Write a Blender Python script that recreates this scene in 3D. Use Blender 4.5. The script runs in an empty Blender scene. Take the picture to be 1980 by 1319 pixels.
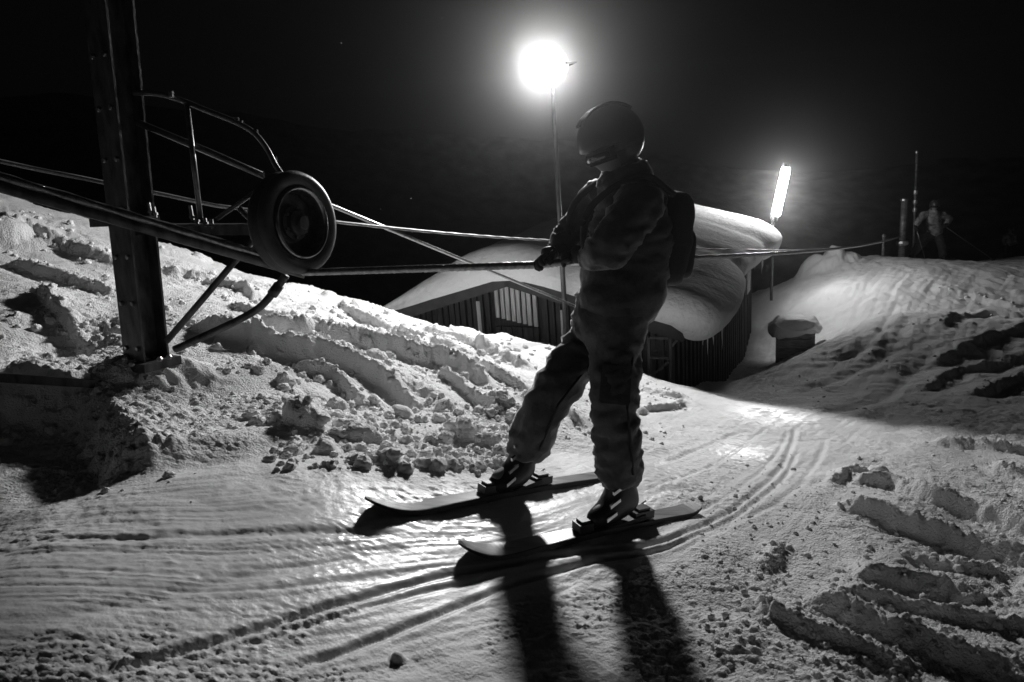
import bpy, bmesh, math, random
import numpy as np
from mathutils import Vector, Matrix, noise as mnoise

random.seed(7)
rng = np.random.default_rng(7)
S = bpy.context.scene
COL = S.collection

# ------------------------------------------------------------------ camera
FPX, CX, CY = 1320.0, 990.0, 659.5
PITCH, ROLL, CAMZ = 14.0, -4.3, 1.45
cam_d = bpy.data.cameras.new("Camera")
cam_d.sensor_width = 36.0
cam_d.lens = 24.0
cam_d.clip_start = 0.05
cam_d.clip_end = 500.0
cam_d.dof.use_dof = True
cam_d.dof.focus_distance = 5.0
cam_d.dof.aperture_fstop = 5.0
cam = bpy.data.objects.new("Camera", cam_d)
COL.objects.link(cam)
RM = (Matrix.Rotation(math.radians(90 - PITCH), 3, 'X') @ Matrix.Rotation(math.radians(ROLL), 3, 'Z'))
cam.matrix_world = Matrix.Translation((0, 0, CAMZ)) @ RM.to_4x4()
S.camera = cam
S.render.engine = 'CYCLES'

# ------------------------------------------------------------------ world (clear winter night)
W = bpy.data.worlds.new("World")
S.world = W
W.use_nodes = True
wb = W.node_tree.nodes["Background"]
wb.inputs[0].default_value = (1, 1, 1, 1)
wb.inputs[1].default_value = 0.0012

# ------------------------------------------------------------------ exposure
S.view_settings.view_transform = 'Standard'
S.view_settings.look = 'None'
S.view_settings.gamma = 1.0
S.view_settings.exposure = 0.0
S.cycles.max_bounces = 5
S.cycles.diffuse_bounces = 3
S.cycles.glossy_bounces = 2
S.cycles.volume_bounces = 0
S.cycles.sample_clamp_indirect = 4.0

FLOOD_POWER = 620.0
TUBE_STRENGTH = 180.0
HAZE_DENSITY = 0.0023

# ------------------------------------------------------------------ pixel helpers (photo pixel -> world)
def ray(u, v):
    d = Vector(((u - CX) / FPX, -(v - CY) / FPX, -1.0))
    return RM @ d

def P(u, v, Y):
    """world point seen at photo pixel (u, v), Y metres ahead of the camera"""
    d = ray(u, v)
    t = Y / d.y
    return Vector((d.x * t, Y, CAMZ + d.z * t))

def PZ(u, v, z):
    d = ray(u, v)
    t = (z - CAMZ) / d.z
    return Vector((d.x * t, d.y * t, z))

# ------------------------------------------------------------------ scene-tree helpers
def tag(o, label, cat, group=None, kind=None):
    o["label"] = label
    o["category"] = cat
    if group:
        o["group"] = group
    if kind:
        o["kind"] = kind
    return o

def empty(name, loc, label, cat, group=None):
    o = bpy.data.objects.new(name, None)
    o.location = loc
    o.empty_display_size = 0.1
    COL.objects.link(o)
    return tag(o, label, cat, group)

def link_mesh(name, me, mat, parent=None, smooth=True):
    if mat:
        me.materials.clear()
        me.materials.append(mat)
    if smooth:
        me.polygons.foreach_set("use_smooth", [True] * len(me.polygons))
    o = bpy.data.objects.new(name, me)
    COL.objects.link(o)
    if parent:
        o.parent = parent
        p = parent
        loc = Vector((0, 0, 0))
        while p:
            loc += Vector(p.location)
            p = p.parent
        me.transform(Matrix.Translation(-loc))
    return o

def bm_obj(name, bm, mat, parent=None, smooth=False):
    bmesh.ops.recalc_face_normals(bm, faces=bm.faces)
    me = bpy.data.meshes.new(name)
    bm.to_mesh(me)
    bm.free()
    return link_mesh(name, me, mat, parent, smooth)

def frame_of(t, hint=Vector((0, 0, 1))):
    t = t.normalized()
    if abs(t.dot(hint)) > 0.97:
        hint = Vector((1, 0, 0))
    a = hint.cross(t).normalized()
    b = t.cross(a).normalized()
    return a, b

def add_tube(bm, pts, r, seg=10, lobes=0, twist=0.0, cap=True):
    pts = [Vector(p) for p in pts]
    rr = r if isinstance(r, (list, tuple)) else [r] * len(pts)
    rings = []
    s = 0.0
    for i, p in enumerate(pts):
        t = (pts[min(i + 1, len(pts) - 1)] - pts[max(i - 1, 0)])
        if i:
            s += (p - pts[i - 1]).length
        a, b = frame_of(t)
        ring = []
        for k in range(seg):
            th = 2 * math.pi * k / seg
            q = rr[i] * (1 + (0.14 * math.cos(lobes * (th - twist * s)) if lobes else 0))
            ring.append(bm.verts.new(p + a * (math.cos(th) * q) + b * (math.sin(th) * q)))
        rings.append(ring)
    for i in range(len(rings) - 1):
        for k in range(seg):
            bm.faces.new((rings[i][k], rings[i][(k + 1) % seg], rings[i + 1][(k + 1) % seg], rings[i + 1][k]))
    if cap:
        bm.faces.new(rings[0][::-1])
        bm.faces.new(rings[-1])

def add_prism(bm, poly, p0, p1, xhint):
    p0, p1 = Vector(p0), Vector(p1)
    t = (p1 - p0).normalized()
    x = (Vector(xhint) - t * t.dot(Vector(xhint))).normalized()
    y = t.cross(x)
    A = [bm.verts.new(p0 + x * a + y * b) for a, b in poly]
    B = [bm.verts.new(p1 + x * a + y * b) for a, b in poly]
    n = len(poly)
    for k in range(n):
        bm.faces.new((A[k], A[(k + 1) % n], B[(k + 1) % n], B[k]))
    bm.faces.new(A[::-1])
    bm.faces.new(B)

def add_box(bm, c, ex, ey, ez, sx, sy, sz):
    c, ex, ey, ez = Vector(c), Vector(ex).normalized(), Vector(ey).normalized(), Vector(ez).normalized()
    vs = []
    for i in (-1, 1):
        for j in (-1, 1):
            for k in (-1, 1):
                vs.append(bm.verts.new(c + ex * i * sx / 2 + ey * j * sy / 2 + ez * k * sz / 2))
    for f in ((0, 1, 3, 2), (4, 6, 7, 5), (0, 4, 5, 1), (2, 3, 7, 6), (0, 2, 6, 4), (1, 5, 7, 3)):
        bm.faces.new([vs[q] for q in f])

def add_lathe(bm, c, axis, prof, seg=48, closed=False):
    """prof: list of (radius, offset along axis)"""
    c = Vector(c)
    ax = Vector(axis).normalized()
    a, b = frame_of(ax)
    rings = []
    for r, h in prof:
        if r < 1e-5:
            rings.append([bm.verts.new(c + ax * h)])
        else:
            rings.append([bm.verts.new(c + ax * h + (a * math.cos(2 * math.pi * k / seg) + b * math.sin(2 * math.pi * k / seg)) * r) for k in range(seg)])
    n = len(rings)
    for i in range(n if closed else n - 1):
        A, B = rings[i], rings[(i + 1) % n]
        for k in range(seg):
            k2 = (k + 1) % seg
            if len(A) == 1 and len(B) == 1:
                continue
            if len(A) == 1:
                bm.faces.new((A[0], B[k2], B[k]))
            elif len(B) == 1:
                bm.faces.new((A[k], A[k2], B[0]))
            else:
                bm.faces.new((A[k], A[k2], B[k2], B[k]))

def curve_pts(ctrl, n=24):
    """Catmull-Rom through control points"""
    c = [Vector(p) for p in ctrl]
    c = [c[0] * 2 - c[1]] + c + [c[-1] * 2 - c[-2]]
    out = []
    m = len(c) - 3
    for i in range(m):
        for k in range(n):
            t = k / n
            p0, p1, p2, p3 = c[i:i + 4]
            out.append(0.5 * ((2 * p1) + (p2 - p0) * t + (2 * p0 - 5 * p1 + 4 * p2 - p3) * t * t + (3 * p1 - p0 - 3 * p2 + p3) * t ** 3))
    out.append(c[-2])
    return out

# ------------------------------------------------------------------ materials
def mat(name, base, rough=0.6, metal=0.0, var=0.25, vscale=8.0, bump=0.0, bscale=60.0, spec=0.5, coords='Object', stretch=(1, 1, 1)):
    m = bpy.data.materials.new(name)
    m.use_nodes = True
    nt = m.node_tree
    N, L = nt.nodes, nt.links
    b = N["Principled BSDF"]
    tc = N.new("ShaderNodeTexCoord")
    mp = N.new("ShaderNodeMapping")
    mp.inputs['Scale'].default_value = stretch
    L.new(tc.outputs[coords], mp.inputs[0])
    nz = N.new("ShaderNodeTexNoise")
    nz.inputs['Scale'].default_value = vscale
    nz.inputs['Detail'].default_value = 6
    L.new(mp.outputs[0], nz.inputs['Vector'])
    cr = N.new("ShaderNodeMapRange")
    cr.inputs[1].default_value = 0.3
    cr.inputs[2].default_value = 0.7
    cr.inputs[3].default_value = base * (1 - var)
    cr.inputs[4].default_value = base * (1 + var)
    L.new(nz.outputs[0], cr.inputs[0])
    cc = N.new("ShaderNodeCombineColor")
    for k in range(3):
        L.new(cr.outputs[0], cc.inputs[k])
    L.new(cc.outputs[0], b.inputs['Base Color'])
    b.inputs['Roughness'].default_value = rough
    b.inputs['Metallic'].default_value = metal
    b.inputs['Specular IOR Level'].default_value = spec
    if bump:
        nb = N.new("ShaderNodeTexNoise")
        nb.inputs['Scale'].default_value = bscale
        nb.inputs['Detail'].default_value = 8
        L.new(mp.outputs[0], nb.inputs['Vector'])
        bp = N.new("ShaderNodeBump")
        bp.inputs['Strength'].default_value = 1.0
        bp.inputs['Distance'].default_value = bump
        L.new(nb.outputs[0], bp.inputs['Height'])
        L.new(bp.outputs[0], b.inputs['Normal'])
    return m

def emis(name, strength):
    m = bpy.data.materials.new(name)
    m.use_nodes = True
    b = m.node_tree.nodes["Principled BSDF"]
    b.inputs['Base Color'].default_value = (0.8, 0.8, 0.8, 1)
    b.inputs['Emission Color'].default_value = (1, 1, 1, 1)
    b.inputs['Emission Strength'].default_value = strength
    return m

M_snow = mat("snow", 0.80, 0.75, var=0.05, vscale=2.0, bump=0.008, bscale=95.0, spec=0.2)
M_piste = mat("piste_snow", 0.80, 0.5, var=0.06, vscale=3.0, bump=0.013, bscale=100.0, spec=0.5)
def _piste():
    """scraped, icy snow along the run is glossier and smoother than the churned snow beside it"""
    nt = M_piste.node_tree
    N, L = nt.nodes, nt.links
    b = N["Principled BSDF"]
    at = N.new("ShaderNodeAttribute")
    at.attribute_name = "packed"
    nz = N.new("ShaderNodeTexNoise")
    nz.inputs['Scale'].default_value = 7.0
    nz.inputs['Detail'].default_value = 7
    tc = N.new("ShaderNodeTexCoord")
    L.new(tc.outputs['Object'], nz.inputs['Vector'])
    mr = N.new("ShaderNodeMapRange")
    mr.inputs[1].default_value, mr.inputs[2].default_value, mr.inputs[3].default_value, mr.inputs[4].default_value = .36, .55, .70, 1.0
    L.new(nz.outputs[0], mr.inputs[0])
    mu = N.new("ShaderNodeMath"); mu.operation = 'MULTIPLY'
    L.new(at.outputs['Fac'], mu.inputs[0]); L.new(mr.outputs[0], mu.inputs[1])
    ro = N.new("ShaderNodeMapRange")
    ro.inputs[3].default_value, ro.inputs[4].default_value = .75, .23
    L.new(mu.outputs[0], ro.inputs[0])
    L.new(ro.outputs[0], b.inputs['Roughness'])
    sp = N.new("ShaderNodeMapRange")
    sp.inputs[3].default_value, sp.inputs[4].default_value = .25, .85
    L.new(mu.outputs[0], sp.inputs[0])
    L.new(sp.outputs[0], b.inputs['Specular IOR Level'])
    bp = next(n for n in N if n.type == 'BUMP')
    bs = N.new("ShaderNodeMapRange")
    bs.inputs[3].default_value, bs.inputs[4].default_value = 1.0, .015
    L.new(mu.outputs[0], bs.inputs[0])
    a2 = N.new("ShaderNodeAttribute")
    a2.attribute_name = "churn"
    cs = N.new("ShaderNodeMapRange")
    cs.inputs[1].default_value, cs.inputs[2].default_value, cs.inputs[3].default_value, cs.inputs[4].default_value = .05, .4, .3, 1.0
    L.new(a2.outputs['Fac'], cs.inputs[0])
    m2 = N.new("ShaderNodeMath"); m2.operation = 'MULTIPLY'
    L.new(bs.outputs[0], m2.inputs[0]); L.new(cs.outputs[0], m2.inputs[1])
    L.new(m2.outputs[0], bp.inputs['Strength'])
_piste()
M_snowsoft = mat("roof_snow", 0.8, 0.9, var=0.04, vscale=3.0, bump=0.022, bscale=14.0, spec=0.1)
M_steel = mat("painted_steel", 0.07, 0.5, metal=0.4, var=0.8, vscale=22, bump=0.0015, bscale=90, stretch=(1, 1, 0.35))
M_galv = mat("galvanised_tube", 0.30, 0.35, metal=0.9, var=0.3, vscale=30, bump=0.0008, bscale=120)
M_rubber = mat("rubber", 0.035, 0.5, var=0.4, vscale=20, bump=0.001, bscale=80)
M_rope = mat("tow_rope", 0.32, 0.33, metal=0.8, var=0.4, vscale=60, bump=0.001, bscale=200)
M_dimrope = mat("weathered_rope", 0.22, 0.5, metal=0.3, var=0.3, vscale=60, bump=0.001, bscale=200)
M_wood = mat("weathered_boards", 0.035, 0.8, var=0.55, vscale=7, bump=0.004, bscale=22, stretch=(9, 9, 0.5))
M_palewood = mat("pale_boards", 0.5, 0.75, var=0.4, vscale=7, bump=0.003, bscale=22, stretch=(9, 9, 0.5))
M_fascia = mat("dark_fascia", 0.03, 0.7, var=0.4, vscale=9, bump=0.002, bscale=25)
M_notice = mat("notice_board", 0.35, 0.6, var=0.15, vscale=10)
M_jacket = mat("jacket_fabric", 0.055, 0.55, var=0.4, vscale=12, bump=0.006, bscale=28, spec=0.4)
M_pants = mat("trouser_fabric", 0.12, 0.6, var=0.35, vscale=12, bump=0.006, bscale=28, spec=0.35)
for _m in (M_jacket, M_pants):
    _b = _m.node_tree.nodes["Principled BSDF"]
    _b.inputs["Sheen Weight"].default_value = .7
    _b.inputs["Sheen Roughness"].default_value = .35
M_glove = mat("glove_fabric", 0.02, 0.6, var=0.3, vscale=20, bump=0.002, bscale=60)
M_skin = mat("skin", 0.30, 0.5, var=0.1, vscale=15, bump=0.0005, bscale=200)
M_shell = mat("helmet_shell", 0.03, 0.32, var=0.2, vscale=6, spec=0.5)
M_lens = mat("goggle_lens", 0.6, 0.12, metal=1.0, var=0.05, vscale=5)
M_strap = mat("reflective_strap", 0.45, 0.35, metal=0.4, var=0.2, vscale=30)
M_boot = mat("boot_plastic", 0.03, 0.35, var=0.3, vscale=8, spec=0.5)
M_buckle = mat("buckle_metal", 0.6, 0.2, metal=1.0, var=0.2, vscale=30)
M_skitop = mat("ski_topsheet", 0.28, 0.28, var=0.5, vscale=5, spec=0.5, stretch=(1, 6, 1))
M_skiedge = mat("ski_edge", 0.02, 0.35, metal=0.5, var=0.2, vscale=10)
M_pack = mat("backpack_fabric", 0.012, 0.7, var=0.3, vscale=12, bump=0.003, bscale=50)
M_fjacket = mat("patterned_jacket", 0.27, 0.7, var=0.8, vscale=9, bump=0.004, bscale=30)
M_fpants = mat("dark_trousers", 0.02, 0.7, var=0.3, vscale=9)
M_ice = mat("ice", 0.7, 0.12, var=0.1, vscale=10, bump=0.003, bscale=20, spec=0.8)
M_pole = mat("pole_paint", 0.16, 0.5, metal=0.3, var=0.7, vscale=6, bump=0.001, bscale=40, stretch=(1, 1, 2.5))
M_housing = mat("lamp_housing", 0.10, 0.4, metal=0.6, var=0.3, vscale=10)
M_flood = emis("flood_lens", 300.0)
M_tube = emis("tube_diffuser", TUBE_STRENGTH)
M_hill = mat("far_hillside", 0.12, 0.9, var=0.6, vscale=0.4, bump=0.1, bscale=2.0)
M_crate = mat("crate_boards", 0.28, 0.8, var=0.4, vscale=9, bump=0.003, bscale=25, stretch=(1, 1, 6))

# ------------------------------------------------------------------ noise (numpy)
_perm = np.random.default_rng(3).permutation(256)
_perm = np.concatenate([_perm, _perm, _perm])
_ang = np.random.default_rng(4).uniform(0, 2 * np.pi, 256)
_gx, _gy = np.cos(_ang).astype(np.float32), np.sin(_ang).astype(np.float32)

def pn(x, y, seed=0):
    x = np.asarray(x, np.float32) + np.float32(seed * 17.31)
    y = np.asarray(y, np.float32) + np.float32(seed * 9.77)
    xi = np.floor(x).astype(np.int32)
    yi = np.floor(y).astype(np.int32)
    xf = x - xi
    yf = y - yi
    u = xf * xf * xf * (xf * (xf * 6 - 15) + 10)
    v = yf * yf * yf * (yf * (yf * 6 - 15) + 10)
    xi &= 255
    yi &= 255
    def g(dx, dy):
        h = _perm[_perm[xi + dx] + yi + dy]
        return _gx[h] * (xf - dx) + _gy[h] * (yf - dy)
    n0 = g(0, 0) * (1 - u) + g(1, 0) * u
    n1 = g(0, 1) * (1 - u) + g(1, 1) * u
    return (n0 * (1 - v) + n1 * v) * 1.5

def sstep(a, b, x):
    t = np.clip((x - a) / (b - a), 0, 1)
    return t * t * (3 - 2 * t)

# ------------------------------------------------------------------ ground: control points (u, v, ('z'|'y', value), roughness 0..1)
CTRL = [
    # foreground track
    (-250, 1319, 'z', .40, .10), (0, 1319, 'z', .37, .10), (500, 1319, 'z', .19, .10), (990, 1319, 'z', -.02, .12), (1500, 1319, 'z', -.06, .45), (1980, 1319, 'z', -.10, .5), (2250, 1319, 'z', -.12, .5),
    (0, 1150, 'z', .43, .06), (500, 1150, 'z', .25, .06), (760, 1120, 'z', .12, .06), (1000, 1120, 'z', -.02, .08), (1500, 1130, 'z', -.10, .45), (1980, 1120, 'z', -.16, .55),
    (-200, 1000, 'z', .44, .2), (0, 985, 'z', .40, .12), (400, 975, 'z', .37, .05), (590, 985, 'z', .28, .03), (770, 1000, 'z', .16, .02), (900, 1000, 'z', .07, .02), (1020, 1000, 'z', .02, .03), (1200, 1000, 'z', -.06, .06), (1500, 990, 'z', -.16, .25), (1980, 970, 'z', -.28, .55),
    # foot of the bank
    (0, 930, 'z', .43, .3), (330, 925, 'z', .41, .12), (560, 918, 'z', .34, .12), (800, 912, 'z', .18, .2), (950, 885, 'z', .06, .3),
    # dip of the track towards the hut
    (1100, 890, 'z', -.06, .12), (1250, 900, 'z', -.11, .06), (1300, 800, 'z', -.36, .1), (1500, 800, 'z', -.55, .06), (1700, 850, 'z', -.52, .2), (1980, 850, 'z', -.56, .4), (1180, 800, 'z', -.24, .25), (1450, 880, 'z', -.33, .06),
    # bank
    (200, 850, 'y', 3.05, .25), (420, 840, 'y', 3.15, .5), (600, 820, 'y', 3.25, .55), (800, 830, 'y', 3.5, .6), (900, 800, 'y', 3.85, .65), (1010, 800, 'y', 4.0, .6),
    (0, 740, 'y', 3.4, .3), (285, 744, 'y', 3.5, .5), (500, 740, 'y', 3.65, .55), (700, 775, 'y', 3.85, .6), (850, 740, 'y', 4.3, .6), (1010, 745, 'y', 4.7, .6),
    (0, 600, 'y', 4.4, .45), (160, 640, 'y', 4.3, .4), (450, 600, 'y', 4.7, .5), (620, 640, 'y', 4.7, .55), (800, 690, 'y', 4.9, .6), (1000, 700, 'y', 5.4, .5),
    (0, 480, 'y', 5.6, .5), (330, 540, 'y', 5.6, .5), (560, 600, 'y', 5.5, .5), (760, 640, 'y', 5.7, .55),
    # crest line of the bank
    (-200, 330, 'y', 7.2, .5), (0, 370, 'y', 7.0, .5), (200, 432, 'y', 6.9, .5), (340, 482, 'y', 6.8, .5), (500, 530, 'y', 6.7, .5), (640, 572, 'y', 6.6, .5), (740, 600, 'y', 6.6, .5), (860, 628, 'y', 6.4, .5), (980, 655, 'y', 6.2, .45), (1080, 680, 'y', 6.1, .35), (1180, 705, 'y', 6.2, .3), (1290, 742, 'y', 6.7, .15), (1370, 752, 'y', 8.5, .12), (1435, 752, 'y', 10.4, .15),
    # mound right of the hut
    (1494, 690, 'y', 13.0, .4), (1500, 725, 'y', 10.6, .5), (1560, 770, 'y', 7.0, .25), (1560, 676, 'y', 9.8, .5), (1600, 660, 'y', 9.5, .4), (1700, 610, 'y', 11.0, .3), (1720, 550, 'y', 13.5, .3), (1600, 560, 'y', 14.0, .6), (1510, 600, 'y', 14.5, .5), (1660, 540, 'y', 14.5, .45),
    (1500, 556, 'y', 18.0, .5), (1620, 500, 'y', 17.0, .6), (1720, 500, 'y', 16.8, .4), (1800, 510, 'y', 17.4, .25), (1980, 496, 'y', 19.0, .3), (2200, 480, 'y', 20.0, .3),
    (1980, 610, 'y', 11.5, .5), (1980, 720, 'y', 7.6, .6), (1800, 700, 'y', 8.2, .4), (1720, 760, 'y', 7.0, .3), (2200, 800, 'y', 5.2, .5), (1850, 610, 'y', 11.8, .45), (1850, 780, 'y', 6.0, .5),
]
HID = [  # hidden stretches, world (x, y, z)
    (-8, 9, .9), (-5, 9.5, .1), (-2.5, 9.2, -.5), (0, 9.5, -1.3), (2, 10, -1.6), (-3, 12, -1.4), (2.5, 13, -1.9), (5.2, 15.5, -2.4), (3, 18, -2.8),
    (-10, 18, -1.0), (0, 25, -4.5), (10, 25, -4.0), (20, 25, -3.4), (20, 15, -2.2), (14, 8, -1.4), (9, 4, -.9), (6, 1, -.5), (-6, 1.5, .7), (-7, 4, 1.4), (-9, 6, 2.0),
    (-3, -.5, .3), (0, -1, .0), (3, -.5, -.2), (-30, 30, -2), (30, 40, -7), (0, 45, -9), (-15, 45, -7), (40, 20, -4), (-30, 10, 3.5), (0, 80, -16), (60, 70, -14), (-60, 70, -8), (60, 10, -5), (-60, 10, 5),
]
cp, cz, cr_ = [], [], []
for u, v, k, val, r in CTRL:
    p = PZ(u, v, val) if k == 'z' else P(u, v, val)
    cp.append((p.x, p.y)); cz.append(p.z); cr_.append(r)
for x, y, z in HID:
    cp.append((x, y)); cz.append(z); cr_.append(.4)
cp = np.array(cp); cz = np.array(cz); cr_ = np.array(cr_)

def warp(x, y):
    """log-radial coordinates, so that near points interpolate finely and far ones broadly"""
    yy = y + 3.0
    r = np.sqrt(x * x + yy * yy)
    return np.arctan2(x, yy) * 2.2, np.log(np.maximum(r, .3)) * 2.2

def tps_fit(vals, lam):
    a, b = warp(cp[:, 0], cp[:, 1])
    n = len(a)
    d2 = (a[:, None] - a) ** 2 + (b[:, None] - b) ** 2
    K = 0.5 * d2 * np.log(d2 + 1e-9)
    K[np.arange(n), np.arange(n)] = lam
    Pm = np.stack([np.ones(n), a, b], 1)
    A = np.block([[K, Pm], [Pm.T, np.zeros((3, 3))]])
    w = np.linalg.solve(A, np.concatenate([vals, np.zeros(3)]))
    return w, a, b

_fit_z = tps_fit(cz, 0.004)

def base_h(x, y):
    w, a0, b0 = _fit_z
    a, b = warp(np.asarray(x, float), np.asarray(y, float))
    out = w[-3] + w[-2] * a + w[-1] * b
    for i in range(len(a0)):
        d2 = (a - a0[i]) ** 2 + (b - b0[i]) ** 2
        out = out + w[i] * 0.5 * d2 * np.log(d2 + 1e-9)
    return out

_ca, _cb = warp(cp[:, 0], cp[:, 1])
def rough_f(x, y):
    a, b = warp(np.asarray(x, float), np.asarray(y, float))
    num = 0; den = 1e-9
    for i in range(len(_ca)):
        w = 1.0 / ((a - _ca[i]) ** 2 + (b - _cb[i]) ** 2 + 0.004) ** 1.5
        num = num + w * cr_[i]; den = den + w
    return num / den

def ground_hit(u, v):
    """march the pixel ray on to the base terrain"""
    d = ray(u, v)
    ts = np.exp(np.linspace(math.log(1.2), math.log(60), 900)) / d.y
    hz = base_h(d.x * ts, d.y * ts) - (CAMZ + d.z * ts)
    k = np.argmax(hz > 0)
    if hz[k] <= 0:
        k = 899
    t = ts[k]
    return np.array((d.x * t, d.y * t))

def gpoly(px, n=14):
    pts = [ground_hit(u, v) for u, v in px]
    c = curve_pts([(p[0], p[1], 0) for p in pts], n)
    return np.array([(p.x, p.y) for p in c])

def poly_dist(x, y, pl):
    """signed distance (+ = right of the running direction), arc length, total length"""
    best = np.full(x.shape, 1e9, np.float32)
    sd = np.zeros(x.shape, np.float32)
    sa = np.zeros(x.shape, np.float32)
    s0 = 0.0
    for i in range(len(pl) - 1):
        ax, ay = pl[i]; bx, by = pl[i + 1]
        dx, dy = bx - ax, by - ay
        L = math.hypot(dx, dy)
        if L < 1e-6:
            continue
        t = np.clip(((x - ax) * dx + (y - ay) * dy) / (L * L), 0, 1)
        ex, ey = x - (ax + t * dx), y - (ay + t * dy)
        d = np.sqrt(ex * ex + ey * ey)
        m = d < best
        sign = np.where(dx * ey - dy * ex < 0, 1.0, -1.0)
        best = np.where(m, d, best)
        sd = np.where(m, d * sign, sd)
        sa = np.where(m, s0 + t * L, sa)
        s0 += L
    return sd, sa, s0

# thin ski tracks (photo pixels)
TRACKS = [
    ([(120, 1325), (420, 1240), (700, 1155), (900, 1105), (1080, 1075), (1290, 1045), (1420, 980), (1500, 915), (1530, 860), (1538, 822)], .013, .013),
    ([(470, 1325), (760, 1225), (980, 1135), (1130, 1090), (1300, 1055), (1440, 985), (1515, 920), (1545, 865)], .012, .012),
    ([(200, 1325), (520, 1235), (800, 1150), (1000, 1100)], .006, .010),
    ([(1220, 1020), (1350, 985), (1440, 935), (1500, 880), (1525, 830)], .007, .010),
    ([(1240, 950), (1360, 905), (1440, 860), (1490, 820)], .006, .010),
    ([(1260, 905), (1370, 860), (1450, 830)], .009, .016),
    ([(1290, 1080), (1420, 1010), (1520, 960), (1580, 890), (1600, 840)], .007, .014),
    ([(0, 1062), (300, 1040), (620, 1030), (820, 1040)], .008, .02),
    ([(0, 1220), (250, 1170), (500, 1110), (750, 1070), (860, 1062)], .006, .025),
    ([(1560, 700), (1640, 690), (1700, 640), (1730, 590)], .03, .07),
    ([(1520, 760), (1620, 735), (1720, 680), (1760, 610)], .03, .09),
    ([(1600, 800), (1720, 760), (1800, 690)], .025, .08),
    ([(1640, 640), (1660, 600), (1680, 570)], .02, .06),
]
# crested furrows thrown up by turning skis: crest + steep face on the camera side
RIDGES = [
    ([(1600, 972), (1680, 990), (1760, 1015), (1850, 1035), (1980, 1070), (2080, 1095)], .075, .05),
    ([(1640, 930), (1720, 930), (1800, 960), (1900, 985), (1990, 1015), (2090, 1040)], .075, .05),
    ([(1600, 930), (1650, 915), (1700, 915)], .035, .03),
    ([(1780, 855), (1860, 862), (1980, 872), (2100, 880)], .06, .05),
    ([(1640, 1115), (1720, 1122), (1800, 1132), (1880, 1150)], .065, .05),
    ([(1600, 1140), (1720, 1165), (1850, 1195), (1990, 1218), (2100, 1240)], .035, .03),
    ([(1540, 1160), (1640, 1195), (1760, 1245), (1880, 1290), (1990, 1335)], .07, .05),
    ([(1440, 1150), (1560, 1215), (1680, 1265), (1800, 1325)], .04, .04),
    ([(1750, 1060), (1830, 1085), (1960, 1110)], .035, .03),
    ([(1900, 900), (1950, 915), (2050, 930)], .05, .05),
    ([(1480, 1110), (1500, 1075), (1520, 1050)], .03, .03),
    ([(1780, 720), (1860, 680), (1960, 640), (2050, 620)], .07, .10),
    ([(1760, 760), (1850, 725), (1950, 700), (2050, 680)], .06, .09),
    ([(1870, 770), (1950, 745), (2050, 740)], .08, .10),
    ([(1820, 640), (1880, 612), (1970, 610), (2050, 615)], .07, .10),
    ([(1800, 560), (1880, 575), (1980, 600)], .05, .12),
    ([(1230, 790), (1290, 790), (1330, 780)], .035, .03),
    # ledges in the bank (running left to right, face towards the camera)
    ([(470, 622), (560, 645), (660, 660), (770, 690), (900, 728), (960, 760)], .13, .07),
    ([(360, 640), (450, 655), (560, 690), (640, 700), (700, 720), (770, 755), (830, 790)], .11, .06),
    ([(430, 590), (540, 612), (650, 640)], .05, .05),
    ([(560, 700), (600, 720), (660, 740), (720, 790)], .07, .05),
    ([(760, 660), (860, 700), (960, 735), (1050, 770)], .08, .06),
    ([(840, 720), (900, 760), (960, 790), (1010, 815)], .06, .05),
    ([(60, 560), (110, 600), (160, 650), (200, 710)], .10, .07),
    ([(0, 510), (70, 520), (160, 545), (230, 575)], .06, .06),
    ([(-40, 430), (60, 450), (160, 490), (240, 520)], .06, .07),
    ([(300, 520), (420, 545), (520, 580)], .05, .06),
    ([(640, 590), (720, 625), (800, 650), (900, 680)], .06, .06),
    ([(800, 630), (880, 655), (970, 690), (1040, 720)], .06, .06),
    ([(1000, 760), (1080, 800), (1130, 830)], .05, .05),
    ([(1180, 730), (1260, 760), (1340, 775)], .03, .05),
    ([(-60, 775), (80, 775), (190, 795), (255, 850), (335, 915)], .17, .24),
]
LUMPS = [
    (340, 752, .13, .09), (250, 765, .10, .07), (385, 745, .12, .05), (300, 775, .10, .05),  # (u, v, radius m, height m)
    (590, 835, .095, .13), (555, 745, .06, .06), (505, 680, .07, .08), (900, 845, .085, .09), (945, 860, .06, .06), (845, 855, .06, .05), (700, 850, .09, .07),
    (760, 895, .04, .05), (735, 700, .07, .05), (870, 660, .06, .05), (820, 660, .05, .04), (935, 672, .06, .05), (640, 575, .07, .05), (690, 590, .06, .05), (20, 460, .16, .14),
    (395, 500, .08, .07), (430, 490, .06, .05), (350, 480, .06, .05), (660, 790, .07, .06), (630, 870, .05, .05), (1240, 795, .05, .05), (1700, 905, .05, .045), (975, 695, .05, .04),
    (780, 800, .06, .05), (860, 790, .06, .06), (960, 800, .05, .05), (1870, 1150, .05, .04), (1770, 1020, .03, .035), (1590, 520, .45, .30), (1560, 530, .3, .2), (1630, 505, .4, .2), (770, 1275, .022, .022),
    (150, 690, .18, -.16), (175, 650, .22, -.17), (60, 685, .07, -.06), (800, 760, .12, -.10), (1060, 790, .1, -.07), (1500, 800, .2, -.02),
]
_tr = [(gpoly(p), dpt, w) for p, dpt, w in TRACKS]
_rd = [(gpoly(p, 8), H, w) for p, H, w in RIDGES]
_lm = [(ground_hit(u, v), r, h) for u, v, r, h in LUMPS]
FLOW = gpoly([(1775, 520), (1720, 600), (1660, 720), (1500, 800), (1330, 880), (1100, 980), (800, 1030), (400, 1060), (-100, 1080), (-500, 1110)], 10)

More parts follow.
